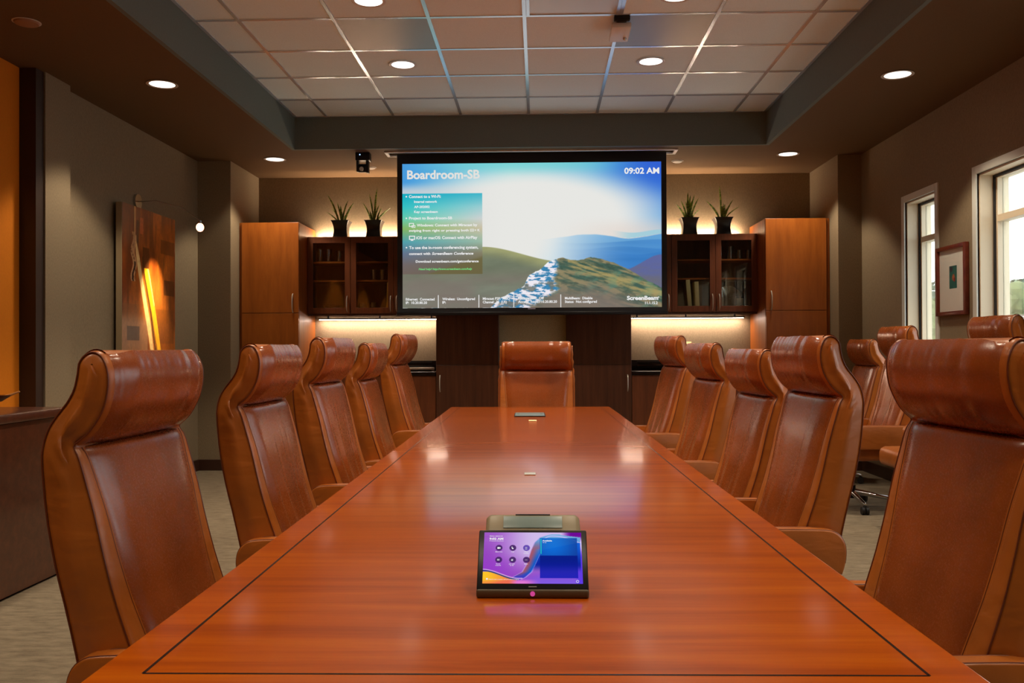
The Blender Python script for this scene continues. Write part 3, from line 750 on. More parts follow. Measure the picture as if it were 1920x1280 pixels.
# ------------------------------------------------------------------ potted plants
def pot_plant(x, y, leaves, label, rz):
    t = thing('potted_plant', label, 'plant', (x, y, UZ1+.001), rz, 'snake plants in black pots on the wall cabinets')
    prof = [(.078, 0), (.072, .03), (.067, .07), (.070, .11), (.082, .15), (.094, .172)]
    rings = []
    mb = MB()
    def sq(r, z, rr=.012):
        pts = []
        for cx, cy_, a0 in ((1, 1, 0), (-1, 1, PI/2), (-1, -1, PI), (1, -1, 3*PI/2)):
            for q in range(4):
                a = a0 + q/3*PI/2
                pts.append(mb.bm.verts.new((cx*(r-rr)+rr*math.cos(a), cy_*(r-rr)+rr*math.sin(a), z)))
        return pts
    for r, z in prof: rings.append(sq(r, z))
    rings.append(sq(.084, .172)); rings.append(sq(.078, .150))
    for a, b_ in zip(rings, rings[1:]):
        for i in range(16): mb.bm.faces.new((a[i], a[(i+1) % 16], b_[(i+1) % 16], b_[i]))
    mb.bm.faces.new(rings[0]); mb.build('pot', M['pot'], t, angle=50)
    MB().box(-.076, .076, -.076, .076, .140, .152).build('soil', M['soil'], t, smooth=False)
    for (bx, by, tx, ty, h, wd) in leaves:
        P = []
        nseg = 9
        for i in range(nseg+1):
            s = i/nseg
            cx = bx + (tx-bx)*(s**1.45); cy_ = by + (ty-by)*(s**1.45); cz = .148 + h*s*(1 - .10*s*s)
            ww = 1.25*wd*(.75+.5*s)*(1-s**3.2) + .0004
            d = Vector((-(ty-by), tx-bx, 0)); d = d.normalized() if d.length > 1e-6 else Vector((1, 0, 0))
            d = (d*.5 + Vector((.8, 0, 0))*(1 if d.x >= 0 else -1)).normalized()
            c_ = Vector((cx, cy_, cz)); nrm = Vector((0, -.0025, 0))
            P.append([c_-d*ww, c_+nrm*1.2, c_+d*ww, c_-nrm*.6, c_-d*ww])
        MB().grid(P).build('leaf', M['leafpot'], t, angle=80)
    return t
def L(*rows): return [tuple(r) for r in rows]
PY = 9.17
pot_plant(-2.03, PY, L((-.03, 0, -.14, -.03, .33, .011), (-.02, .02, -.02-.08, .0, .18, .009), (-.03, 0, -.165, .01, .14, .008), (0, .02, -.01, 0, .21, .010), (.01, -.01, .07, .0, .27, .010), (0, 0, -.04, -.02, .24, .009), (.03, 0, .13, .0, .24, .010), (.0, .01, .06, .03, .13, .008), (-.01, .0, -.14, .03, .10, .006)),
          'snake plant in black vase, leftmost of the four above the wall cabinets', 0.0)
pot_plant(-1.69, PY, L((0, 0, .03, 0, .40, .010), (-.01, .01, -.05, 0, .34, .009), (-.03, 0, -.12, 0, .24, .010), (0, 0, .05, .02, .22, .010), (.02, 0, .08, 0, .18, .008), (.02, 0, .17, -.02, .17, .009), (.01, 0, .12, .02, .12, .008), (-.02, 0, -.05, .02, .15, .008), (0, .02, .0, .03, .2, .009)),
          'snake plant in black vase just left of the screen, above the wall cabinets', 0.0)
pot_plant(1.53, PY, L((-.03, 0, -.13, 0, .19, .010), (-.02, 0, -.08, 0, .23, .009), (-.01, 0, -.01, 0, .32, .010), (0, 0, .02, .02, .29, .010), (.01, 0, .06, 0, .30, .010), (.02, 0, .10, 0, .26, .010), (.02, .01, .12, 0, .14, .008), (-.03, 0, -.14, .02, .06, .006), (0, 0, .04, .03, .24, .010), (.0, -.01, -.04, -.02, .22, .009)),
          'snake plant in black vase just right of the screen, above the wall cabinets', 0.0)
pot_plant(1.87, PY, L((-.03, 0, -.17, 0, .23, .010), (-.01, 0, -.03, 0, .39, .009), (0, 0, .01, 0, .20, .010), (.01, 0, .03, .02, .19, .010), (.02, 0, .11, 0, .24, .009), (.02, 0, .18, 0, .16, .010), (-.02, 0, -.07, .02, .09, .008), (.01, .01, .05, 0, .15, .008)),
          'snake plant in black vase, rightmost of the four above the wall cabinets', 0.0)

# ------------------------------------------------------------------ conference table
TR = thing('conference_table', 'long glossy cherry wood conference table with a dark inlay line near its edge', 'table', (-.010, 1.20, 0), .0107)
TZ = .72; TYN, TYF = -.10, 5.47; TWH = .5885
MB().box(-TWH, TWH, TYN, TYF, TZ-.042, TZ, .004, 3).build('tabletop', M['table'], TR)
IW = .519
mb = MB()
zi0, zi1 = TZ-.001, TZ+.0004
iy0, iy1 = -.012, TYF-.07
mb.box(-IW-.0022, -IW+.0022, iy0, iy1, zi0, zi1).box(IW-.0022, IW+.0022, iy0, iy1, zi0, zi1)
mb.box(-IW, IW, iy0-.0022, iy0+.0022, zi0, zi1).box(-IW, IW, iy1-.0022, iy1+.0022, zi0, zi1)
mb.build('inlay', M['inlay'], TR, smooth=False)
for yy in (.75, 2.70, 4.65):
    MB().box(-.30, .30, yy-.22, yy+.22, .0, TZ-.043, .004).build('pedestal', M['tablebase'], TR)
MB().box(-TWH+.10, TWH-.10, TYN+.10, TYF-.10, TZ-.10, TZ-.043).build('apron', M['tablebase'], TR, smooth=False)
# power box and plates on the table
t = thing('power_outlet_box', 'brushed metal power box set in the far end of the table', 'power box', (-.062, 5.83, TZ+.0005), .0107)
MB().box(-.100, .100, -.145, .145, 0, .004, .0015).build('frame', M['black'], t)
MB().box(-.094, .094, -.138, .138, .004, .007, .001).build('lid', plain('blue_grey_metal', lin((150, 175, 178)), .3, metal=.6), t)
MB().cyl((-.075, 0, .0072), .008, .001, 16).cyl((.075, 0, .0072), .008, .001, 16).build('lock', M['black'], t)
t = thing('name_card', 'tiny cream plate lying on the table just in front of the power box', 'plate', (-.040, 5.36, TZ+.0005), .0107)
MB().box(-.024, .024, -.035, .035, 0, .003, .001).build('plate', plain('cream_plate', lin((250, 226, 170)), .5), t)
t = thing('cable_cover', 'small pale grey plate on the middle of the table', 'plate', (-.033, 3.08, TZ+.0005), .0107)
MB().box(-.019, .019, -.024, .024, 0, .003, .001).build('plate', plain('pale_grey_plate', lin((196, 202, 200)), .35), t)

# ------------------------------------------------------------------ touch controller on the table
dv = thing('touch_controller', 'tabletop touch controller with a lit purple screen near the front of the table', 'touch screen', (-.013, 1.56, TZ), .0)
bz = lin((150, 138, 110))
M['taupeplastic'] = plain('taupe_plastic', bz, .42)
# bottom bar
mb = MB(); mb.box(-.0975, .0975, -.012, .040, .0, .0155, .004, 3); mb.build('speaker_bar', plain('dark_speaker_cloth', lin((92, 82, 62)), .5), dv)
MB().cyl((0.0, -.0125, .0085), .0042, .002, 20, axis='y').build('status_light', emit('pink_indicator', (1.0, .10, .45), .6), dv)
tilt = math.atan2(.085, .078)
FX = bpy.data.objects.new('display', None); link(FX, dv); FX.location = (0, -.010, .0150); FX.rotation_euler = (tilt, 0, 0)
FW, FH = .194, .118
def phone_fn(u, v):
    base = mix(C(150, 70, 190)+0*u[..., None], C(214, 200, 238)+0*u[..., None], sstep(.0, .55, u)*sstep(.95, .3, v)*.95)
    base = mix(base, C(196, 158, 226)+0*base, sstep(.5, .0, v)*.4*fbm(u*3+v*4, v*6, 2))
    base = mix(base, C(150, 60, 200)+0*base, sstep(.35, .75, v)*sstep(.45, .05, u)*.8)
    base = mix(base, C(128, 90, 225)+0*base, sstep(.7, 1.0, v)*sstep(.3, .6, u))
    base = mix(base, C(110, 10, 150)+0*base, sstep(.78, .9, u)*sstep(.20, .05, v))
    base = mix(base, C(96, 60, 226)+0*base, sstep(.92, .97, u)*sstep(.25, .5, v))
    # big wave ribbon: left boundary and right boundary curves (u as function of v)
    vv = [.0, .05, .10, .2, .35, .5, .65, .78, .88, .93]
    ul = np.interp(v, vv, [.80, .66, .575, .52, .485, .46, .435, .395, .30, .27])
    ur = np.interp(v, vv, [.80, .78, .99, .985, .60, .565, .53, .49, .43, .38])
    rib = (u > ul)*(u < ur)*(v > .035)*(v < .93)
    tt = np.clip((u-ul)/(np.maximum(ur-ul, .01)), 0, 1)
    rc = mix(C(120, 176, 220)+0*base, C(20, 90, 200)+0*base, sstep(0, .6, v))
    rc = mix(rc, C(176, 84, 96)+0*base, sstep(.12, .4, v)*sstep(.9, .1, tt)*.9)
    rc = mix(rc, C(60, 60, 190)+0*base, sstep(.75, .9, v))
    col = np.where(rib[..., None] > 0, rc, base)
    e1 = sstep(.012, .0, np.abs(u-ul))*(v < .93)*(v > .05); e2 = sstep(.014, .0, np.abs(u-ur))*(v > .25)*(v < .93)
    col = mix(col, C(200, 170, 240)+0*col, e1*.6); col = mix(col, C(190, 160, 245)+0*col, e2*.8)
    top = .07 + .16*((u-.70)/.30)**2*(u > .70) + .35*((.70-u)/.2)**2*(u < .70)
    col = mix(col, C(190, 190, 245)+0*col, sstep(.018, .004, np.abs(v-top))*(u > .58))
    # blue area under the crest
    inn = (v > top)*(u > .565 - .25*sstep(.25, .7, v))*(u < .985)*(v < .80)*(u > ur-.004)
    bl = mix(C(20, 96, 214)+0*col, C(14, 30, 150)+0*col, sstep(.2, .75, v))
    bl = mix(bl, C(50, 150, 235)+0*col, sstep(.22, .05, np.sqrt((u-.68)**2+(v-.12)**2)))
    col = mix(col, bl, inn*sstep(.80, .62, v))
    # orange hill lower left
    hl = .755 + .12*(u/.30)**2
    yel = mix(C(252, 196, 40)+0*col, C(236, 110, 80)+0*col, sstep(.0, .32, u)*.8 + sstep(.9, 1.0, v)*.6)
    col = np.where(((v > hl+.018)*(u < .34))[..., None] > 0, yel, col)
    l1 = .735 + .17*sstep(.0, .36, u)
    col = mix(col, C(24, 60, 120)+0*col, sstep(.02, .006, np.abs(v-l1-.018))*(u < .36))
    col = mix(col, C(220, 170, 235)+0*col, sstep(.014, .003, np.abs(v-l1+.004))*(u < .40))
    col = mix(col, C(226, 120, 210)+0*col, sstep(.90, .97, v)*sstep(.25, .36, u)*sstep(.6, .4, u))
    # dark blue calendar card
    p = (u > .575)*(u < .955)*(v > .11)*(v < .895)
    pc = mix(C(16, 110, 214)+0*col, C(20, 60, 150)+0*col, sstep(.0, .35, np.sqrt((u-.70)**2+((v-.25)*.6)**2)))
    pc2 = mix(C(10, 26, 130)+0*col, C(22, 30, 176)+0*col, sstep(.5, .85, v))
    pc = np.where((v > .46)[..., None], pc2, pc)
    col = np.where(p[..., None] > 0, col*.12+pc*.88, col)
    for bu, bv in ((.156, .31), (.297, .31), (.437, .31), (.156, .545), (.297, .545), (.437, .545)):
        dd = np.sqrt(((u-bu))**2 + ((v-bv)*(.59))**2)
        cc = C(92, 66, 170) if bu > .4 and bv < .4 else C(66, 34, 96)
        col = mix(col, cc+0*col, sstep(.037, .033, dd)*.9)
    return col
fr = MB(); fr.box(-FW/2, FW/2, .0, FH, -.007, 0, .0025, 2); fr.build('bezel', M['black'], FX)
DW, DH = .1745, .101
ps = picture_mesh('screen_image', DW, DH, 260, 150, phone_fn, attrmat('controller_screen_glow', True, 1.0), FX)
ps.location = (-DW/2, .011, .0006)
MB().box(-.007, .007, .0045, .006, .0, .0006).build('name_plate', plain('grey_mark', lin((150, 150, 150)), .5), FX, smooth=False)
def pt_(s, cx, cyb, wpx, hpx, bold=.02, center=False, mat='text'):
    # crop pixel frame: x 165..1360, y 357..1003
    x = (cx-170)/1185*DW - DW/2; y = .011 + (1-(cyb-357)/646)*DH
    text(FX, 'screen_text', s, x, y, wpx/1185*DW, hpx/646*DH, M[mat], z=.0012, bold=bold, center=center)
pt_('FRIDAY, MARCH 20', 236, 413, 158, 12)
pt_('9:02 AM', 234, 455, 170, 27, .04)
pt_('Executive Boardroom', 258, 474, 150, 9)
for s, cx, cyb, wd in (('Meet now', 355, 616, 84), ('Call', 520, 616, 34), ('Play', 684, 616, 38), ('Content', 684, 636, 62), ('Room', 350, 768, 50), ('controls', 350, 787, 66), ('Join with', 514, 768, 70), ('an ID', 514, 787, 44), ('More', 684, 768, 42)):
    pt_(s, cx, cyb, wd, 11, .02, True)
pt_('Available', 880, 474, 118, 17, .04)
pt_('All day', 882, 494, 48, 9)
pt_('Need to start a meeting with your phone or laptop', 246, 958, 355, 10)
pt_('#', 516, 722, 24, 22, .03, True)
pt_('...', 684, 714, 30, 14, .03, True)
mb = MB()
def pb(x0, y0, x1, y1):
    f = lambda c: (c-170)/1185*DW - DW/2
    g = lambda c: .011 + (1-(c-357)/646)*DH
    mb.box(f(x0), f(x1), g(y1), g(y0), .0010, .0014)
pb(335, 550, 362, 572); pb(364, 554, 374, 568); pb(335, 703, 365, 707); pb(335, 715, 365, 719); pb(240, 463, 246, 474); pb(212, 940, 234, 958)
pb(508, 544, 516, 566); pb(514, 560, 530, 574)
pb(672, 552, 696, 556); pb(672, 572, 696, 576)
mb.build('screen_icons', M['text'], FX, smooth=False)
mb = MB(); f = lambda c: (c-170)/1185*DW - DW/2; g = lambda c: .011 + (1-(c-357)/646)*DH
mb.box(f(860), f(868), g(634), g(442), .0010, .0014); mb.build('availability_mark', emit('teal_mark', lin((40, 220, 190)), 1), FX, smooth=False)
MB().tube([(f(1292)+.0022*math.cos(a*PI/8), g(977)+.0022*math.sin(a*PI/8), .0014) for a in range(16)], .0004, 5, True).build('help_icon', M['text'], FX)
# body behind the display
P = []
hw0, hw1 = .0905, .086
prof = [(.012, .004), (.030, .030), (.058, .072), (.070, .092), (.080, .1025), (.104, .1195), (.110, .1215), (.118, .118), (.124, .105), (.126, .060), (.128, .002)]
mb = MB()
rows = []
for (py, pz) in prof:
    row = []
    for sx in (-1, -.97, -.90, -.5, 0, .5, .90, .97, 1):
        dz = -.004*(abs(sx) > .95) - .0035*(abs(sx) == 1)
        row.append(((hw0 if py < .07 else hw1)*sx, py, max(.001, pz + (dz if pz > .05 else 0))))
    rows.append(row)
mb.grid(rows)
bl_ = [(r_[0]) for r_ in rows]; br_ = [(r_[-1]) for r_ in rows]
mb.poly(bl_); mb.poly(br_[::-1]); mb.poly([rows[0][0], rows[0][-1], rows[-1][-1], rows[-1][0]])
bmesh.ops.remove_doubles(mb.bm, verts=list(mb.bm.verts), dist=.00005)
mb.build('housing', M['taupeplastic'], dv)
tp = MB().box(-.054, .054, 0, .029, 0, .0012, .0005).build('top_panel', plain('blue_grey_panel', lin((128, 150, 148)), .35), dv); tp.location = (0, .0800, .1029); tp.rotation_euler = (math.atan2(.017, .024), 0, 0)
MB().box(-.032, .032, .108, .113, .1200, .1225, .0004).build('port', M['black'], dv)

# ------------------------------------------------------------------ chairs
BACK = [(-.352, .28), (-.368, .40), (-.398, .54), (-.425, .65), (-.445, .76), (-.456, .87), (-.457, .925), (-.448, .965), (-.428, 1.0), (-.404, 1.03), (-.388, 1.06), (-.380, 1.095), (-.376, 1.122), (-.362, 1.142), (-.342, 1.150)]
FRONT = [(-.322, 1.144), (-.307, 1.125), (-.298, 1.095), (-.298, 1.06), (-.306, 1.02), (-.322, .985), (-.343, .955), (-.366, .934), (-.374, .925), (-.360, .90), (-.342, .84), (-.320, .76), (-.297, .66), (-.270, .56), (-.240, .47), (-.212, .38), (-.190, .28)]
PROF = BACK + FRONT

def smooth_poly(pts, n):
    """resample an open polyline to n points (Catmull-Rom)"""
    P = [Vector((a, b, 0)) for a, b in pts]; out = []
    m = len(P)-1
    for i in range(n):
        s = i/(n-1)*m; k = min(int(s), m-1); f = s-k
        p0 = P[max(k-1, 0)]; p1 = P[k]; p2 = P[k+1]; p3 = P[min(k+2, m)]
        q = .5*((2*p1) + (-p0+p2)*f + (2*p0-5*p1+4*p2-p3)*f*f + (-p0+3*p1-3*p2+p3)*f**3)
        out.append((q.x, q.y))
    return out

def halfw(z):
    """half width of the back at height z"""
    return float(np.interp(z, [.36, .60, .90, .94, 1.0, 1.12, 1.15], [.283, .287, .287, .280, .272, .271, .268]))

def make_chair(name, label, group):
    t = thing(name, label, 'chair', (0, 0, 0), 0, group)
    # --- back shell with padded side panels
    out = smooth_poly(PROF, 74); N = len(out)
    c = (-.34, .8)
    nrm = []
    for i in range(N):
        a = out[(i-1) % N]; b_ = out[(i+1) % N]; tx, tz = b_[0]-a[0], b_[1]-a[1]; l = math.hypot(tx, tz) or 1
        nrm.append((-tz/l, tx/l))
    area = sum(out[i][0]*out[(i+1) % N][1]-out[(i+1) % N][0]*out[i][1] for i in range(N))
    sg = 1 if area > 0 else -1     # inward normal
    def ring(ins, yoff, sgn):
        r = []
        for i in range(N):
            x, z = out[i]; nx, nz = nrm[i][0]*sg, nrm[i][1]*sg
            # keep thin places from crossing
            r.append((x+nx*ins, sgn*(halfw(z)+yoff), z+nz*ins))
        return r
    mb = MB()
    secs = []
    for sgn in (-1, 1):
        s_ = [ring(.030, .005, sgn), ring(.016, .003, sgn), ring(.005, -.001, sgn), ring(.0, -.010, sgn), ring(-.001, -.03, sgn)]
        secs += s_ if sgn == -1 else s_[::-1]
    V = [[mb.bm.verts.new(p) for p in s_] for s_ in secs]
    for a, b_ in zip(V, V[1:]):
        for i in range(N): mb.bm.faces.new((a[i], a[(i+1) % N], b_[(i+1) % N], b_[i]))
    # side fill: stitch front and back halves of the innermost ring
    for Vr, sgn in ((V[0], -1), (V[-1], 1)):
        h = N//2; cols = []
        for i in range(h):
            a, b_ = Vr[i], Vr[N-1-i]; row = [a]
            for q in (.25, .5, .75):
                p = a.co.lerp(b_.co, q); z_ = p.z
                ww = .0035*math.sin(z_*95 + q*4) * math.exp(-((z_-.96)/.13)**2)
                row.append(mb.bm.verts.new((p.x, p.y + sgn*(.010*4*q*(1-q) + ww*sstep_f(0, .2, q)*sstep_f(1, .8, q)), p.z)))
            row.append(b_); cols.append(row)
        for r0, r1 in zip(cols, cols[1:]):
            for k_ in range(4): mb.bm.faces.new((r0[k_], r1[k_], r1[k_+1], r0[k_+1]))
        mb.bm.faces.new(cols[0][::-1])
    mb.build('back_shell', M['leather'], t, angle=60)
    # --- piping along both side seams
    for sgn in (-1, 1):
        MB().tube(ring(.004, .0005, sgn), .0021, 6, True).build('piping', M['piping'], t)
    # --- headrest pad
    HP = smooth_poly(BACK[12:] + FRONT[:9], 26)
    rows = []
    for i, (x, z) in enumerate(HP):
        s = i/(len(HP)-1)
        a = HP[max(i-1, 0)]; b_ = HP[min(i+1, len(HP)-1)]; tx, tz = b_[0]-a[0], b_[1]-a[1]; l = math.hypot(tx, tz) or 1
        ox, oz = tz/l, -tx/l
        if ox*1 + 0 < 0 and s > .3: ox, oz = -ox, -oz
        row = []
        for j in range(45):
            q = j/44*2-1; hw = halfw(z)-.016
            e = (1-abs(q)**7)
            bl = (-.004 + .030*e*math.sin(PI*min(1, s*1.02))**.55)
            wv = .0060*(float(vnoise(np.array(q*6.5+s*1.2+9), np.array(s*1.6), 3))-.5)*math.sin(PI*s)*e + .0032*(float(vnoise(np.array(q*17+s*3), np.array(s*2.6), 8))-.5)*math.sin(PI*s)*e
            row.append((x+ox*(bl+wv), q*hw, z+oz*(bl+wv)))
        rows.append(row)
    mb = MB().grid(rows); o = mb.build('headrest', M['shaded_leather'], t, angle=70)
    # --- front cushion of the back, narrowing downwards, with gathered leather
    CP = smooth_poly(FRONT[8:], 40)
    rows = []
    for i, (x, z) in enumerate(CP):
        s = i/(len(CP)-1)
        a = CP[max(i-1, 0)]; b_ = CP[min(i+1, len(CP)-1)]; tx, tz = b_[0]-a[0], b_[1]-a[1]; l = math.hypot(tx, tz) or 1
        ox, oz = -tz/l, tx/l
        if ox < 0: ox, oz = -ox, -oz
        row = []
        for j in range(57):
            q = j/56*2-1; hw = .262 - .066*s**1.3
            e = (1-abs(q)**8)
            bl = -.003 + e*(.020*min(1, s*9)**.5)
            fold = (float(vnoise(np.array(q*5+7), np.array(s*2.2), 5))-.5)*1.6 + (float(vnoise(np.array(q*13+3+s), np.array(s*2.0), 6))-.5)*1.1 + (float(vnoise(np.array(q*27+s), np.array(s*3), 7))-.5)*.4
            wv = .0050*fold*sstep_f(.12, .75, s)*e*(1-.3*abs(q))
            row.append((x+ox*(bl+wv), q*hw, z+oz*(bl+wv)))
        rows.append(row)
    MB().grid(rows).build('back_cushion', M['shaded_leather'], t, angle=75)
    # seams with stitching beside the cushion
    for sgn in (-1, 1):
        mb = MB(); mb2 = MB()
        pts = []; dots = []
        for i, (x, z) in enumerate(CP):
            s = i/(len(CP)-1); hw = .262 - .066*s**1.3
            pts.append((x+.001, sgn*hw, z)); dots.append((x+.0035, sgn*(hw+.010), z)) 
        mb.tube(pts[1:], .0014, 6)
        for a, b_ in zip(dots[2:], dots[3:]):
            a = Vector(a); b_ = Vector(b_)
            for q in (0, .34, .67): 
                p = a.lerp(b_, q); p2 = a.lerp(b_, q+.2); mb2.tube([p-Vector((.0028, 0, 0)), p2-Vector((.0028, 0, 0))], .0009, 4)
        mb.build('seam', M['piping'], t); mb2.build('stitching', M['stitch'], t)
    # --- seat
    mb = MB(); mb.box(-.25, .27, -.285, .285, .215, .330, .034, 5)
    for v in mb.bm.verts:
        if v.co.z > .285: v.co.z += .012*math.cos(v.co.y/.25*1.4)*math.cos((v.co.x)/.27*1.2) 
        if v.co.x > .2: v.co.z -= (v.co.x-.2)*.18
    mb.build('seat', M['leather'], t, angle=70)
    mb = MB(); mb.tube([(.262, y_, .284) for y_ in np.linspace(-.25, .25, 12)] , .0026, 6); mb.build('seat_piping', M['piping'], t)
    # --- arms: padded leather slabs curving down to the seat
    for sgn in (-1, 1):
        A = [(-.35, .30), (-.362, .34), (-.366, .385), (-.358, .42), (-.335, .447), (-.29, .460), (-.15, .464), (-.05, .464), (.02, .462), (.065, .452), (.088, .428), (.094, .39), (.090, .35), (.080, .30)]
        A = smooth_poly(A, 40); n_ = len(A)
        ar = MB(); rr = []
        cx_, cz_ = -.13, .375
        for ins, y_ in ((.02, .0), (.008, .0015), (.002, .006), (0, .014), (0, .040), (.002, .048), (.008, .0525), (.02, .054)):
            rr.append([ar.bm.verts.new((x + (cx_-x)*ins*2.2, sgn*(.290+y_), z + (cz_-z)*ins*4)) for x, z in A])
        for a, b_ in zip(rr, rr[1:]):
            for i in range(n_): ar.bm.faces.new((a[i], a[(i+1) % n_], b_[(i+1) % n_], b_[i]))
        ar.bm.faces.new(rr[0]); ar.bm.faces.new(rr[-1][::-1])
        arm = ar.build('armrest', M['leather'], t, angle=50)
        for q in (.049, .005):
            MB().tube([(x + (cx_-x)*.006*2.2, sgn*(.290+q), z+(cz_-z)*.006*4) for x, z in A[3:-3]], .0024, 6).build('arm_piping', M['piping'], arm)
    MB().box(-.12, .12, -.10, .10, .195, .238, .01).build('mechanism', M['black'], t)
    MB().cyl((0, 0, .165), .022, .12, 20).build('gas_lift', M['chrome'], t)
    MB().cyl((0, 0, .115), .036, .09, 20).build('column_cover', M['black'], t)
    for k_ in range(5):
        a = k_*2*PI/5 + .3; ca, sa = math.cos(a), math.sin(a)
        lg = MB(); lg.tube([(ca*.02, sa*.02, .115), (ca*.10, sa*.10, .105), (ca*.20, sa*.20, .088), (ca*.29, sa*.29, .074), (ca*.305, sa*.305, .070)], [.022, .019, .016, .013, .010], 10)
        lo = lg.build('base_leg', M['chrome'], t)
        cc = MB(); rot = Matrix.Rotation(a, 4, 'Z') @ Matrix.Rotation(PI/2, 4, 'X')
        for q in (-.014, .014):
            cc.cyl((ca*.30 - sa*q, sa*.30 + ca*q, .027), .027, .018, 20, rot=rot)
        cc.cyl((ca*.30, sa*.30, .052), .012, .02, 12)
        cc.build('caster', M['rubber'], lo)
    return t
def sstep_f(a, b, x):
    t_ = min(1, max(0, (x-a)/(b-a))); return t_*t_*(3-2*t_)

FIXED = {'base_leg', 'column_cover', 'gas_lift'}
LG = 'chairs along the left side of the table'; RG = 'chairs along the right side of the table'; WG = 'spare chairs along the window wall'
chairs = [
 # X of origin, y, facing, lift, label, group
 (-.700, 2.335, -math.radians(2), .00, 'brown leather high-back chair on the left of the table, nearest the camera', LG),
 (-.705, 3.480, -math.radians(1), .02, 'leather high-back chair, second from the camera on the left side of the table', LG),
 (-.700, 4.480, -math.radians(3), .058, 'brown leather high-back chair, middle one on the left side of the table', LG),
 (-.700, 5.570, 0.0, .038, 'leather high-back chair, fourth from the camera on the left side of the table', LG),
 (-.675, 6.680, -math.radians(4), .11, 'leather high-back chair at the far end of the left side of the table', LG),
 (.705, 2.250, PI+math.radians(6), .02, 'brown leather high-back chair on the right of the table, nearest the camera', RG),
 (.700, 3.535, PI+math.radians(4), .045, 'leather high-back chair, second from the camera on the right side of the table', RG),
 (.690, 4.400, PI+math.radians(5), -.005, 'brown leather high-back chair, middle one on the right side of the table', RG),
 (.680, 5.560, PI+math.radians(7), .03, 'leather high-back chair, fourth from the camera on the right side of the table', RG),
 (.635, 6.640, PI+math.radians(9), .09, 'leather high-back chair at the far end of the right side of the table', RG),
 (-.022, 6.690, -PI/2, .057, 'tan leather high-back chair at the head of the table below the screen, facing the camera', None),
 (2.24, 6.55, PI, .15, 'spare leather armchair on casters below the farthest window, its armrests and wheels showing', WG),
 (2.43, 7.78, PI, .07, 'spare leather chair standing farthest back along the window wall', WG),
 (2.46, 5.60, PI, .19, 'spare leather chair whose headrest shows below the second window', WG),
]
c0 = make_chair('conference_chair', '', LG)
def lift_parts(o, dz):
    for ch in o.children:
        if ch.name.split('.')[0] in ('base_leg', 'column_cover'): continue
        if ch.name.split('.')[0] == 'gas_lift': ch.location.z += dz*.5; continue
        ch.location.z += dz
todo = []
for i, (x, y, a, dz, lab, grp) in enumerate(chairs):
    o = c0 if i == 0 else copy_tree(c0)
    todo.append((o, x, y, a, dz, lab, grp))
for o, x, y, a, dz, lab, grp in todo:
    o.location = (x, y, 0); o.rotation_euler = (0, 0, a); o['label'] = lab
    if grp: o['group'] = grp
    elif 'group' in o: del o['group']
    lift_parts(o, dz)

# ------------------------------------------------------------------ credenza and the object on it
cr = thing('credenza', 'dark mahogany credenza along the left wall with a plain overhanging top', 'credenza', (-2.45, 3.5, 0))
MB().box(-.03, -.86+.001, -2.2, 1.10, .815, .858, .003).build('top', M['cred'], cr)
MB().box(-.0465, -.855, -2.18, 1.08, .012, .812, .002).build('body', M['cred'], cr, smooth=False)
MB().box(-.07, -.85, -2.16, 1.06, 0, .012).build('plinth', M['black'], cr, smooth=False)
cr.location = (-2.42, 3.5, 0)
t = thing('wooden_bowl', 'carved leaf-shaped wooden bowl with a pointed stem on the credenza', 'bowl', (-2.985, 4.60, .8585), .08)
mb = MB(); rows = []
nn = 28
for (s, h) in ((.02, .008), (.5, .008), (.8, .020), (1.0, .042), (1.04, .047), (1.0, .050), (.82, .040), (.5, .026), (.02, .022)):
    rows.append([(.17*s*math.cos(2*PI*i/nn)*(1+.28*max(0, math.cos(2*PI*i/nn))**3), .085*s*math.sin(2*PI*i/nn), h+.012*s*s*abs(math.cos(2*PI*i/nn))) for i in range(nn+1)])
mb.grid(rows); mb.build('dish', plain('polished_brown_wood', lin((96, 48, 22)), .25), t)
MB().tube([(.19, 0, .052), (.215, 0, .060), (.245, .003, .072), (.262, .005, .078)], [.009, .007, .005, .004], 8).build('stem', plain('pale_stem', lin((180, 130, 80)), .4), t)
MB().lathe([(.0005, 0), (.06, 0), (.055, .012), (.0005, .012)], n=24).build('foot', M['pot'], t)

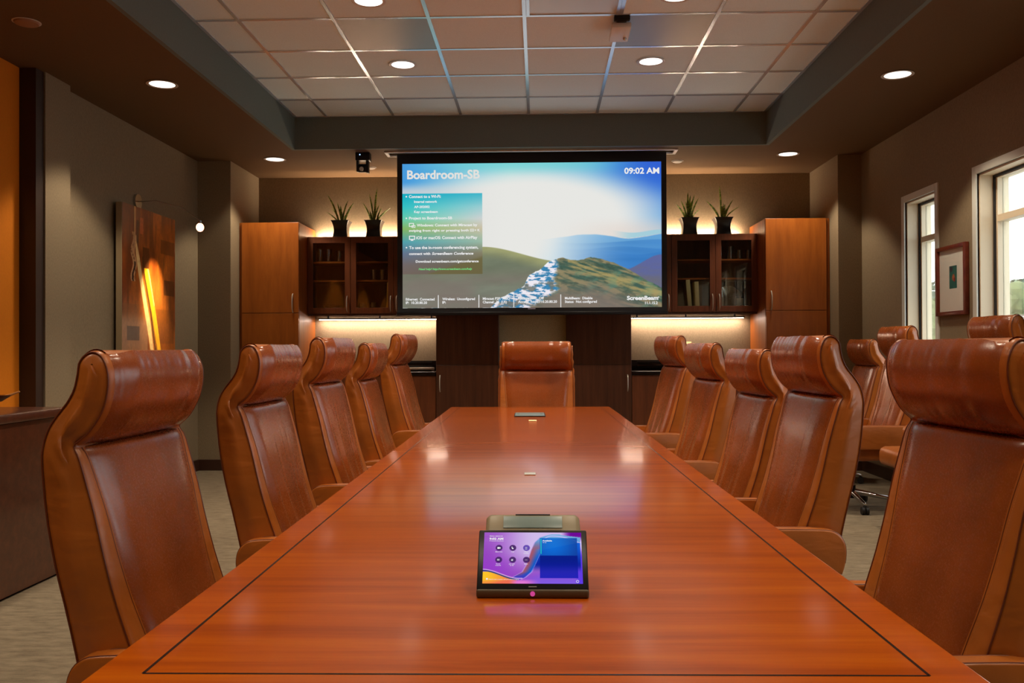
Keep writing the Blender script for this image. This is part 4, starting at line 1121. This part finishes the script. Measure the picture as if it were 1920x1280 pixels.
# ------------------------------------------------------------------ painting with its picture light
PYa, PYb, PZa, PZb = 6.76, 7.76, 1.00, 2.29
def paint_fn(u, v):
    n1 = fbm(u*7, v*3, 3); n2 = fbm(u*26, v*5, 8); n3 = fbm(u*60, v*60, 12)
    col = mix(C(112, 52, 12)+0*u[..., None], C(186, 104, 30)+0*u[..., None], sstep(.25, .75, n1))
    col = mix(col, C(70, 34, 12)+0*col, sstep(.45, .75, n2)*.5)
    col = mix(col, C(214, 140, 54)+0*col, sstep(.45, .05, np.abs(u-.55))*sstep(.30, .6, v)*sstep(.95, .65, v)*.55)
    for (a, b_, c_, d, cc, k_) in ((.70, .98, .16, .25, C(84, 46, 16), .6), (.36, .48, .24, .38, C(70, 38, 18), .8), (.76, .98, .42, .52, C(66, 38, 14), .7), (.0, .3, .60, .80, C(134, 86, 44), .5), (.5, .97, .62, .84, C(120, 70, 24), .4)):
        col = mix(col, cc+0*col, (u > a)*(u < b_)*(v > c_)*(v < d)*k_)
    col = mix(col, C(168, 128, 98)+0*col, (u < .45)*sstep(.64, .72, v)*.75)
    # two leaning pale strokes
    c1 = np.interp(v, [.18, .42, .72, .95], [.22, .32, .47, .56]); w1 = np.interp(v, [.18, .3, .7, 1], [.012, .035, .045, .03])
    col = mix(col, C(246, 214, 148)+0*col, sstep(0, .01, w1-np.abs(u-c1)))
    c2 = np.interp(v, [.36, .45, .65, .95], [.42, .47, .57, .70]); w2 = np.interp(v, [.36, .4, .65, 1], [.05, .05, .045, .04])
    col = mix(col, C(252, 196, 40)+0*col, sstep(0, .012, w2-np.abs(u-c2))*(v > .37))
    col = mix(col, C(255, 236, 140)+0*col, sstep(0, .01, .014-np.abs(u-c2-.03))*(v > .37)*(v < .6))
    c3 = np.interp(v, [.36, .65, .95], [.36, .51, .62])
    col = mix(col, C(60, 44, 20)+0*col, sstep(0, .004, .010-np.abs(u-c3))*(v > .3))
    c4 = .20 + .02*np.sin(v*40)
    col = mix(col, C(206, 170, 128)+0*col, ((np.abs(u-c4) < .035)*(v > .16)*(v < .46)*(n3 > .35)) * .8)
    col = mix(col, C(40, 30, 26)+0*col, ((np.abs(u-c4) < .016)*(v > .34)*(v < .46)) * .9)
    col = mix(col, C(58, 40, 30)+0*col, ((np.abs(u-.27) < .02)*(v > .08)*(v < .22)) * .8)
    col = mix(col, C(206, 110, 70)+0*col, ((np.abs(u-.34) < .03)*(v > .06)*(v < .16)) * .8)
    col = mix(col, C(96, 74, 58)+0*col, (u > .08)*(u < .30)*(v > .735)*(v < .825))
    return col*(.88+.24*n3[..., None])
pt = thing('abstract_painting', 'tall unframed abstract canvas in rust and gold on the left wall', 'painting', (-3.265, PYa, PZa))
pt.rotation_euler = (PI/2, 0, PI/2)
MB().box(0, PYb-PYa, 0, PZb-PZa, .03, .078, .002).build('canvas', plain('canvas_edge', lin((150, 130, 98)), .8), pt, smooth=False)
MB().box(.1, PYb-PYa-.1, .1, PZb-PZa-.1, .0, .03).build('stretcher', M['darktrim'], pt, smooth=False)
po = picture_mesh('painted_surface', PYb-PYa-.002, PZb-PZa-.002, 180, 230, paint_fn, attrmat('brushed_oil_paint', False, rough=.35), pt)
po.location = (.001, .001, .0786)
t = thing('picture_light', 'small wall spotlight on a thin arm above the rust coloured canvas', 'wall lamp', (-3.27, 7.19, 2.36))
MB().cyl((.010, 0, 0), .062, .02, 32, axis='x').build('wall_plate', M['chrome'], t)
MB().tube([(.02, 0, .0), (.15, .02, .01), (.34, .06, -.04), (.48, .10, -.14)], .0035, 8).build('arm', M['chrome'], t)
MB().cyl((.485, .10, -.165), .012, .04, 16).build('lamp_holder', M['chrome'], t)
aim = Vector((-.42, .03, -.58)).normalized()
lc = Vector((.485, .10, -.20))
MB().sphere(tuple(lc), .031, (1, 1, 1.15)).build('lamp_glass', emit('warm_lamp_glow', (1.0, .40, .22), 7), t)
spot(t, tuple(lc + aim*.035), 110, 50, .9, .015, aim, (1.0, .66, .34))

# ------------------------------------------------------------------ framed picture on the right wall
fr = thing('framed_picture', 'red-brown framed picture with a wide pale mat between the two windows', 'picture', (WR-.002, 6.87, 1.382))
fr.rotation_euler = (PI/2, 0, -PI/2)
FW_, FH_ = .47, .512
MB().box(0, .030, 0, FH_, 0, .032, .003).box(FW_-.030, FW_, 0, FH_, 0, .032, .003).box(.030, FW_-.030, 0, .030, 0, .032, .003).box(.030, FW_-.030, FH_-.030, FH_, 0, .032, .003).build('frame', wood('red_brown_frame', lin((86, 34, 24)), lin((104, 44, 30)), lin((118, 54, 36)), (20, 20, 20)), fr)
MB().box(.03, FW_-.03, .03, FH_-.03, .004, .012).build('mat', plain('pale_mat_board', lin((248, 250, 240)), .7), fr, smooth=False)
def small_fn(u, v):
    col = mix(C(34, 104, 96)+0*u[..., None], C(60, 132, 120)+0*u[..., None], fbm(u*4, v*6, 5))
    col = mix(col, C(70, 60, 70)+0*col, sstep(.28, .10, np.sqrt((u-.25)**2+((v-.14)*1.6)**2)))
    col = mix(col, C(196, 110, 74)+0*col, sstep(.20, .14, np.sqrt(((u-.55)*1.0)**2+((v-.52)*1.1)**2)))
    col = mix(col, C(150, 50, 40)+0*col, sstep(.14, .10, np.sqrt(((u-.68))**2+((v-.62)*1.2)**2)))
    return col
so = picture_mesh('print', .118, .165, 40, 56, small_fn, attrmat('small_print_ink', False, rough=.6), fr); so.location = (FW_/2-.045, FH_/2-.06, .0126)
MB().box(.03, FW_-.03, .03, FH_-.03, .018, .020).build('glass_pane', glassmat('picture_glass', (1, 1, 1), .12, .02, .01), fr, smooth=False)

# ------------------------------------------------------------------ outside the windows
struct('ground_outside', MB().box(3.6, 160, -20, 200, -1.3, -1.2), plain('bounce_pale_ground', (.50, .49, .46), .9))  # unseen ground, made pale to bounce daylight up onto the ceiling
struct('wall_outside_parapet', MB().box(15.4, 40.0, 31.0, 31.3, -1.2, 2.25), plain('pale_parapet', lin((130, 116, 106)), .8))
def leafmat(name, a, b_):
    m, n, bb = newmat(name); t = tex(n, 'ShaderNodeTexNoise', (2.5, 2.5, 2.5), Scale=1.0, Detail=4.0)
    r = ramp(n, t.outputs[0], [(.35, lin(a)), (.65, lin(b_))]); n.links.new(r.outputs[0], bb.inputs['Base Color']); bb.inputs['Roughness'].default_value = .8
    return m
LM = [leafmat('blue_green_foliage', (50, 72, 60), (88, 108, 86)), leafmat('olive_foliage', (70, 84, 44), (110, 118, 74))]
bark = plain('bark', lin((96, 80, 66)), .9)
def tree(x, y, h, r, mi, label, seed):
    rnd = random.Random(seed)
    t = thing('broadleaf_tree', label, 'tree', (x, y, -1.2), 0, 'trees beyond the windows')
    MB().tube([(0, 0, 0), (.1, 0, h*.35), (0, .1, h*.6)], [.22, .16, .08], 8).build('trunk', bark, t)
    mb = MB()
    for k_ in range(16):
        a = rnd.random()*2*PI; q = rnd.random()**.5; zz = h*(.42 + .46*rnd.random())
        b2 = bmesh.new(); bmesh.ops.create_icosphere(b2, subdivisions=2, radius=r*(.28+.2*rnd.random()))
        for v in b2.verts: v.co *= 1 + .28*(rnd.random()-.5)
        mb.merge(b2, Matrix.Translation((math.cos(a)*q*r*.75, math.sin(a)*q*r*.75, zz)))
    # loose leaves
    for k_ in range(420):
        a = rnd.random()*2*PI; q = r*(.6+.5*rnd.random()); el = rnd.random()*PI - PI/2
        c_ = Vector((math.cos(a)*math.cos(el)*q, math.sin(a)*math.cos(el)*q, h*.66 + math.sin(el)*h*.33))
        d1 = Vector((rnd.uniform(-1, 1), rnd.uniform(-1, 1), rnd.uniform(-1, 1))).normalized()*.16; d2 = Vector((rnd.uniform(-1, 1), rnd.uniform(-1, 1), rnd.uniform(-1, 1))).normalized()*.10
        mb.poly([c_-d1, c_-d2, c_+d1, c_+d2])
    mb.build('crown', LM[mi], t, smooth=False, norm=False)
for i, (x, y, h, r, mi) in enumerate(((18.2, 42.5, 5.4, 1.9, 0), (13.6, 31.5, 4.0, 1.4, 1), (23.5, 47, 5.4, 2.2, 1), (27.5, 52, 6.2, 2.3, 0), (32.5, 57, 7.0, 2.6, 0), (33.0, 63, 7.0, 2.4, 1), (14.0, 38, 4.4, 1.7, 1))):
    tree(x, y, h, r, mi, ('blue-green tree seen low in the farthest window, behind the paler tree', 'pale olive tree low in the farthest window, nearest to it', 'olive tree between the views of the two windows', 'blue-green tree low in the nearer window, left one', 'blue-green tree low in the nearer window, tallest one', 'olive tree low in the nearer window at the right edge', 'olive tree left of the farthest window view')[i], 100+i)

fix_text()
